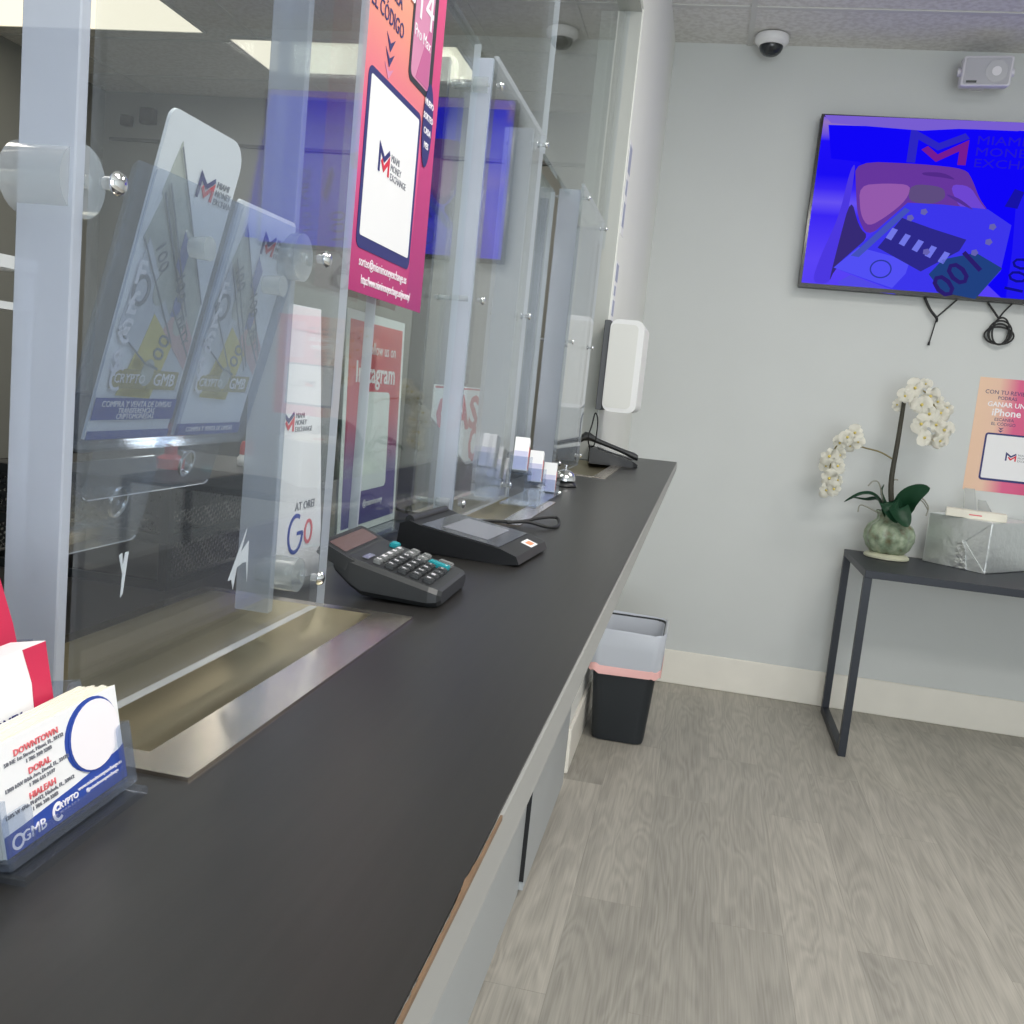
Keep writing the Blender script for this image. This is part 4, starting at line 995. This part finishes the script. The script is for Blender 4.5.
def leaf(path, wid, up, name='leaf', mat='leaf'):
    P_ = [Vector(p) for p in path]; n = 14; mb = MB(); A = []
    pts = []
    for i in range(len(P_)-1):
        a = P_[max(i-1, 0)]; b = P_[i]; c = P_[i+1]; d = P_[min(i+2, len(P_)-1)]
        for k in range(5):
            q = k/5; pts.append(.5*((2*b)+(c-a)*q+(2*a-5*b+4*c-d)*q*q+(3*b-a-3*c+d)*q**3))
    pts.append(P_[-1]); N = len(pts); rows = []
    for i, p in enumerate(pts):
        d = (pts[min(i+1, N-1)]-pts[max(i-1, 0)]).normalized(); s = d.cross(Vector(up)).normalized(); nn = s.cross(d)
        f = i/(N-1); ww = wid*(math.sin(math.pi*min(1, .18+.82*f)**1.0)**.7 if f < 1 else 0.02)+.001
        rows.append([p-s*ww+nn*.25*ww, p-s*ww*.5+nn*.05*ww, p, p+s*ww*.5+nn*.05*ww, p+s*ww+nn*.25*ww])
    V = [[mb.bm.verts.new(q) for q in r] for r in rows]
    for i in range(N-1):
        for j in range(4): mb.bm.faces.new((V[i][j], V[i][j+1], V[i+1][j+1], V[i+1][j]))
    bmesh.ops.solidify(mb.bm, geom=mb.bm.faces[:], thickness=.002)
    return mb.build(name, M[mat], t, smooth=60)
c0 = Vector((ox, oy, tz+.18))
leaf([c0+Vector((.02, -.02, 0)), w(905, 503, oy-.06), w(917, 493, oy-.1), w(930, 488, oy-.12)], .045, (.1, -1, .55))
leaf([c0+Vector((.01, -.03, 0)), w(897, 508, oy-.09), w(903, 518, oy-.12), w(908, 527, oy-.13)], .042, (.2, -1, .2))
leaf([c0+Vector((-.01, -.03, 0)), w(888, 503, oy-.07), w(892, 512, oy-.10), w(897, 523, oy-.11)], .035, (0, -1, .2))
leaf([c0+Vector((-.02, 0, 0)), w(876, 497), w(862, 494), w(844, 502)], .020, (0, -.3, 1))
leaf([c0+Vector((-.02, .02, 0)), w(878, 500, oy+.03), w(866, 500, oy+.02), w(850, 497, oy)], .018, (0, -.3, 1))
leaf([c0+Vector((0, 0, 0)), w(881, 494), w(884, 484)], .015, (1, -.5, 0))
for k, pth in enumerate(([c0+Vector((-.03, 0, .0)), w(880, 486), w(874, 481), w(868, 486)], [c0+Vector((.03, 0, 0)), w(918, 498), w(928, 506), w(926, 516)], [c0+Vector((.02, -.02, 0)), w(914, 500), w(922, 501), w(928, 510)], [c0+Vector((-.03, -.02, 0)), w(862, 505), w(858, 512)], [c0+Vector((.0, 0, .0)), w(889, 486), w(894, 480), w(898, 480)])):
    MB().tube(pth, .003, 6).build('aerial_root', M['root'], t, smooth=60)
def bloom(c, n, s, rot):
    n = Vector(n).normalized(); a = n.orthogonal().normalized(); b = n.cross(a)
    mb = MB()
    for k in range(5):
        ang = rot+k*2*math.pi/5; d = a*math.cos(ang)+b*math.sin(ang); sd = n.cross(d)
        big = 1.0 if k in (1, 4) else .82; wd = .62 if k in (1, 4) else .36
        rows = []
        for f, wf, hh in ((.06, .18, 0), (.3, .75, .10), (.6, 1.0, .13), (.85, .75, .05), (1.0, .18, -.08)):
            p = c+d*s*big*f+n*s*hh
            rows.append([p-sd*s*wd*wf+n*s*.05, p+n*s*.0, p+sd*s*wd*wf+n*s*.05])
        V = [[mb.bm.verts.new(q) for q in r] for r in rows]
        for i in range(4):
            for j in range(2): mb.bm.faces.new((V[i][j], V[i][j+1], V[i+1][j+1], V[i+1][j]))
    bmesh.ops.solidify(mb.bm, geom=mb.bm.faces[:], thickness=.0012)
    o = mb.build('flower', M['petal'], t, smooth=70)
    MB().lathe([(.0, -.002), (s*.12, .0), (s*.15, s*.12), (s*.07, s*.28), (0, s*.32)], 10, frame(c, a, b)).build('lip', M['lip'], o, smooth=70)
random.seed(11)
FL = [(915, 388, 1.1, -.08), (905, 396, .9, -.10), (926, 384, .7, -.02), (930, 396, 1.1, -.10), (922, 405, 1.1, -.14), (938, 402, .9, -.05), (929, 414, 1.1, -.13), (941, 413, 1.0, -.07), (947, 408, .8, -.02), (921, 424, 1.1, -.16), (936, 425, 1.0, -.1), (944, 430, 1.1, -.12), (924, 438, 1.0, -.17), (940, 441, .9, -.13), (934, 440, .8, -.05), (897, 405, .7, .03), (914, 405, .7, .03),
      (855, 433, 1.0, -.06), (847, 437, 1.0, -.09), (858, 442, .8, -.02), (840, 443, .9, -.05), (829, 456, 1.1, -.09), (840, 455, .8, -.02), (838, 466, .9, -.08), (826, 466, .8, -.02), (829, 478, 1.1, -.1), (838, 480, .7, -.03), (826, 490, .9, -.08), (834, 489, .9, -.10), (850, 446, .7, 0)]
for (u, v, s, dy) in FL:
    bloom(w(u, v, oy+dy*.6), (random.uniform(-.5, .4), -1, random.uniform(-.4, .3)), .041*s, random.uniform(0, 6))

# silver-wrapped gift
pn = Vector((1.227, 4.235, tz)); a = math.atan2(-.47, .88)
TGf = frame(pn, (.68, .73, 0), (-.73, .68, 0))
gl, gw_, gh = .36, .285, .218
t = thing('wrapped_gift', TGf @ Vector((gl/2, gw_/2, 0)), 'silver foil wrapped gift box on the console table', 'gift box')
MB().box(0, gl, 0, gw_, 0, gh, .006, 2, T=TGf).build('wrapped_box', M['silver'], t)
TE = frame(pn, (-.73, .68, 0), (0, 0, 1))     # end face seen from the room; normal
if TE.to_3x3().col[2].y > 0: TE = frame(pn+Vector((-.73, .68, 0)).normalized()*gw_, (.73, -.68, 0), (0, 0, 1))
mb = MB()
mb.prism([(.0, .002), (gw_, .002), (gw_*.62, gh*.56), (gw_*.40, gh*.56)], .0005, .0025, TE)
mb.build('fold_flap', M['silver'], t)
mb = MB().prism([(0, gh-.003), (gw_, gh-.003), (gw_*.60, gh*.52), (gw_*.42, gh*.52)], .0028, .0045, TE); mb.build('fold_flap', M['silver'], t)
mb = MB().prism([(gw_*.52, .004), (gw_*.72, .004), (gw_*.66, gh*.40), (gw_*.60, gh*.56), (gw_*.52, gh*.50)], .0048, .0065, TE); mb.build('fold_flap', P('crumpled_foil', (240, 242, 242), .3, .8, bump=.8, bscale=50), t)
zt = tz+gh
Tw = frame(Vector((1.062, 4.335, zt)), (.90, -.20, 0), (.20, .90, 0))
t = thing('white_box', Tw @ Vector((.12, .05, 0)), 'flat white box lying on the silver gift', 'box')
MB().box(0, .235, 0, .07, 0, .034, .002, 1, T=Tw).build('carton', M['cream_paper'], t)
MB().box(.09, .14, -.0006, -.0002, .014, .019, T=Tw).build('faint_print', M['pink_ink'], t)
t = thing('clear_card_stand', (1.235, 4.47, zt), 'clear plastic stand on the silver gift behind the white box', 'stand')
Tz = frame(Vector((1.16, 4.43, zt)), (.92, -.1, 0), (.1, .92, 0))
MB().box(0, .16, 0, .045, 0, .012, T=Tz).loft([[(.0, .0, .012), (.05, .0, .012), (.05, .04, .012), (.0, .04, .012)], [(-.01, .02, .12), (.03, .02, .12), (.03, .035, .12), (-.01, .035, .12)]], Tz).loft([[(.06, .0, .012), (.12, .0, .012), (.12, .04, .012), (.06, .04, .012)], [(.05, .02, .075), (.08, .02, .075), (.08, .035, .075), (.05, .035, .075)]], Tz).build('stand_body', M['standoff'], t)

# ------------------------------------------------------------------ waste bin
bx0, bx1, by0, by1 = -.282, -.073, 3.645, 3.91
t = thing('waste_bin', ((bx0+bx1)/2, (by0+by1)/2, 0), 'black waste bin with white liner standing at the end of the counter', 'bin')
def rb(s, z, r=.045): 
    cx, cy = (bx0+bx1)/2, (by0+by1)/2; hx, hy = (bx1-bx0)/2+s, (by1-by0)/2+s
    return [(x, y, z) for x, y in rr(cx-hx, cx+hx, cy-hy, cy+hy, r, 6)]
HB = .445
MB().loft([rb(-.004, .004, .035), rb(0, .02), rb(.03, HB), rb(.034, HB+.004), rb(.030, HB+.006), rb(.026, HB), rb(-.006, .03)], cap0=True, cap1=True).build('body', M['bin'], t, smooth=40)
random.seed(5)
def wav(ring, amp, zamp, ph=0):
    out = []
    for i, (x, y, z) in enumerate(ring):
        k = math.sin(i*1.9+ph)*.6+math.sin(i*.7+ph*2)*.4
        cx, cy = (bx0+bx1)/2, (by0+by1)/2; d = Vector((x-cx, y-cy, 0)).normalized()
        out.append((x+d.x*amp*k, y+d.y*amp*k, z+zamp*k))
    return out
o = MB().loft([wav(rb(-.014, .05), .002, .01, 2), wav(rb(.006, HB-.16), .003, .01, 2), wav(rb(.0255, HB-.002), .001, .001), wav(rb(.034, HB+.012), .002, .004, 1), wav(rb(.040, HB+.005), .002, .004, 1), wav(rb(.041, HB-.06), .006, .004, 3), wav(rb(.035, HB-.135), .002, .006, 4)], cap0=False, cap1=False)
lin_ = o.build('liner', M['liner'], t, smooth=60)
MB().loft([wav(rb(.0365, HB-.130), .002, .006, 4), wav(rb(.0385, HB-.132), .002, .006, 4), wav(rb(.0385, HB-.160), .002, .008, 4.4), wav(rb(.0355, HB-.161), .002, .008, 4.4), wav(rb(.0355, HB-.130), .002, .006, 4)], cap0=False, cap1=False).build('drawstring_band', M['pink_band'], lin_, smooth=40)

# ------------------------------------------------------------------ teller room
for k, (x0, x1, y0, y1, lab) in enumerate(((-3.95, -2.68, 4.02, 4.65, 'bright ceiling light panel at the top left of the teller room'), (-2.60, -1.38, 4.70, 5.21, 'bright ceiling light panel nearer the poster in the teller room'))):
    t = thing('ceiling_light', ((x0+x1)/2, (y0+y1)/2, CEIL), lab, 'ceiling light', 'teller room ceiling lights')
    MB().box(x0, x1, y0, y0+.012, CEIL-.014, CEIL).box(x0, x1, y1-.012, y1, CEIL-.014, CEIL).box(x0, x0+.012, y0+.012, y1-.012, CEIL-.014, CEIL).box(x1-.012, x1, y0+.012, y1-.012, CEIL-.014, CEIL).build('frame', M['grid'], t)
    MB().box(x0+.012, x1-.012, y0+.012, y1-.012, CEIL-.010, CEIL).build('diffuser', M['glow'], t)
for k, (x, z, r, lab) in enumerate(((-3.82, 2.775, .035, 'smaller dark square speaker on the teller room rear wall'), (-3.67, 2.81, .05, 'larger dark square speaker on the teller room rear wall'))):
    o = MB().box(x-r, x+r, 5.69, 5.75, z-r, z+r, .012, 3).build('wall_box', M['charcoal'], label=lab, cat='speaker')
for k, (x, y, lab) in enumerate(((-1.05, 1.95, 'grey office chair in the teller room behind the follow-us sign'), (-1.5, 3.6, 'grey office chair farther back in the teller room'))):
    t = thing('office_chair', (x, y, 0), lab, 'chair', 'office chairs in the teller room')
    T = Matrix.Translation((x, y, 0))
    Tb = T @ frame((-.0, -.0, 0), (0, 1, 0), (.10, 0, 1))
    MB().prism(rr(-.23, .23, .62, 1.40, .12, 8), -.02, .02, Tb).build('backrest', M['fabric_dark'], t)
    MB().box(-.5, -.02, -.24, .24, .44, .52, .03, 3, T=T).build('seat', M['fabric_dark'], t)
    mb = MB().cyl(T @ Vector((-.25, 0, .08)), T @ Vector((-.25, 0, .45)), .03)
    mb.box(-.01, .03, -.03, .03, .48, .70, T=T); mb.build('column', M['black_plastic'], t)
    for q in range(5):
        an = q*2*math.pi/5; MB().cyl(T @ Vector((-.25, 0, .09)), T @ Vector((-.25+.28*math.cos(an), .28*math.sin(an), .03)), .022, .028, 10).build('leg', M['black_plastic'], t)
t = thing('filing_cabinet', (-2.6, 5.45, 0), 'dark grey filing cabinet against the teller room rear wall', 'cabinet')
MB().box(-3.2, -2.1, 5.2, 5.72, 0, 1.35, .006, 1).build('body', M['fabric_dark'], t)
for k in range(3): MB().box(-3.18, -2.12, 5.185, 5.198, .04+.44*k, .46+.44*k, .004, 1).build('drawer', M['charcoal'], t)
t = thing('desk_monitor', (-1.45, 2.35, 0), 'dark monitor on a stand in the teller room', 'monitor')
MB().box(-1.9, -1.2, 2.3, 2.8, .72, .75).box(-1.88, -1.84, 2.32, 2.78, 0, .72).box(-1.26, -1.22, 2.32, 2.78, 0, .72).build('desk', M['black_plastic'], t)
MB().box(-1.80, -1.30, 2.44, 2.475, .86, 1.20, .006, 1).build('screen', M['black_plastic'], t)
MB().box(-1.58, -1.52, 2.476, 2.51, .75, 1.0).box(-1.66, -1.44, 2.42, 2.58, .75, .765).build('stand', M['charcoal'], t)

# ------------------------------------------------------------------ light
def area(name, loc, rot, sx, sy, e, col):
    l = bpy.data.lights.new(name, 'AREA'); l.shape = 'RECTANGLE'; l.size = sx; l.size_y = sy; l.energy = e; l.color = col
    o = bpy.data.objects.new(name, l); COL.objects.link(o); o.location = loc; o.rotation_euler = rot; return o
area('storefront_daylight', (1.1, -2.95, 1.32), (R_(90), 0, 0), 2.8, 2.3, 95, (.90, .96, 1))
area('ceiling_lamp', (.9, .5, CEIL-.03), (0, 0, 0), 1.2, .6, 44, (1, .97, .92))
area('ceiling_lamp', (1.3, 2.6, CEIL-.03), (0, 0, 0), 1.2, .6, 26, (1, .97, .92))
area('teller_lamp', (-2.0, 4.95, CEIL-.03), (0, 0, 0), 1.2, .5, 20, (1, .95, .85))
area('teller_lamp', (-1.5, .9, CEIL-.03), (0, 0, 0), 1.2, .6, 22, (1, .95, .85))
wd = bpy.data.worlds.new('world'); sc.world = wd; wd.use_nodes = True
wd.node_tree.nodes['Background'].inputs[0].default_value = (.75, .82, .9, 1); wd.node_tree.nodes['Background'].inputs[1].default_value = .8
sc.view_settings.view_transform = 'Standard'; sc.view_settings.look = 'None'; sc.view_settings.exposure = 0; sc.view_settings.gamma = 1
sc.view_settings.use_curve_mapping = False
sc.cycles.transparent_max_bounces = 32; sc.cycles.max_bounces = 10; sc.cycles.diffuse_bounces = 4; sc.cycles.glossy_bounces = 6
sc.cycles.use_denoising = True
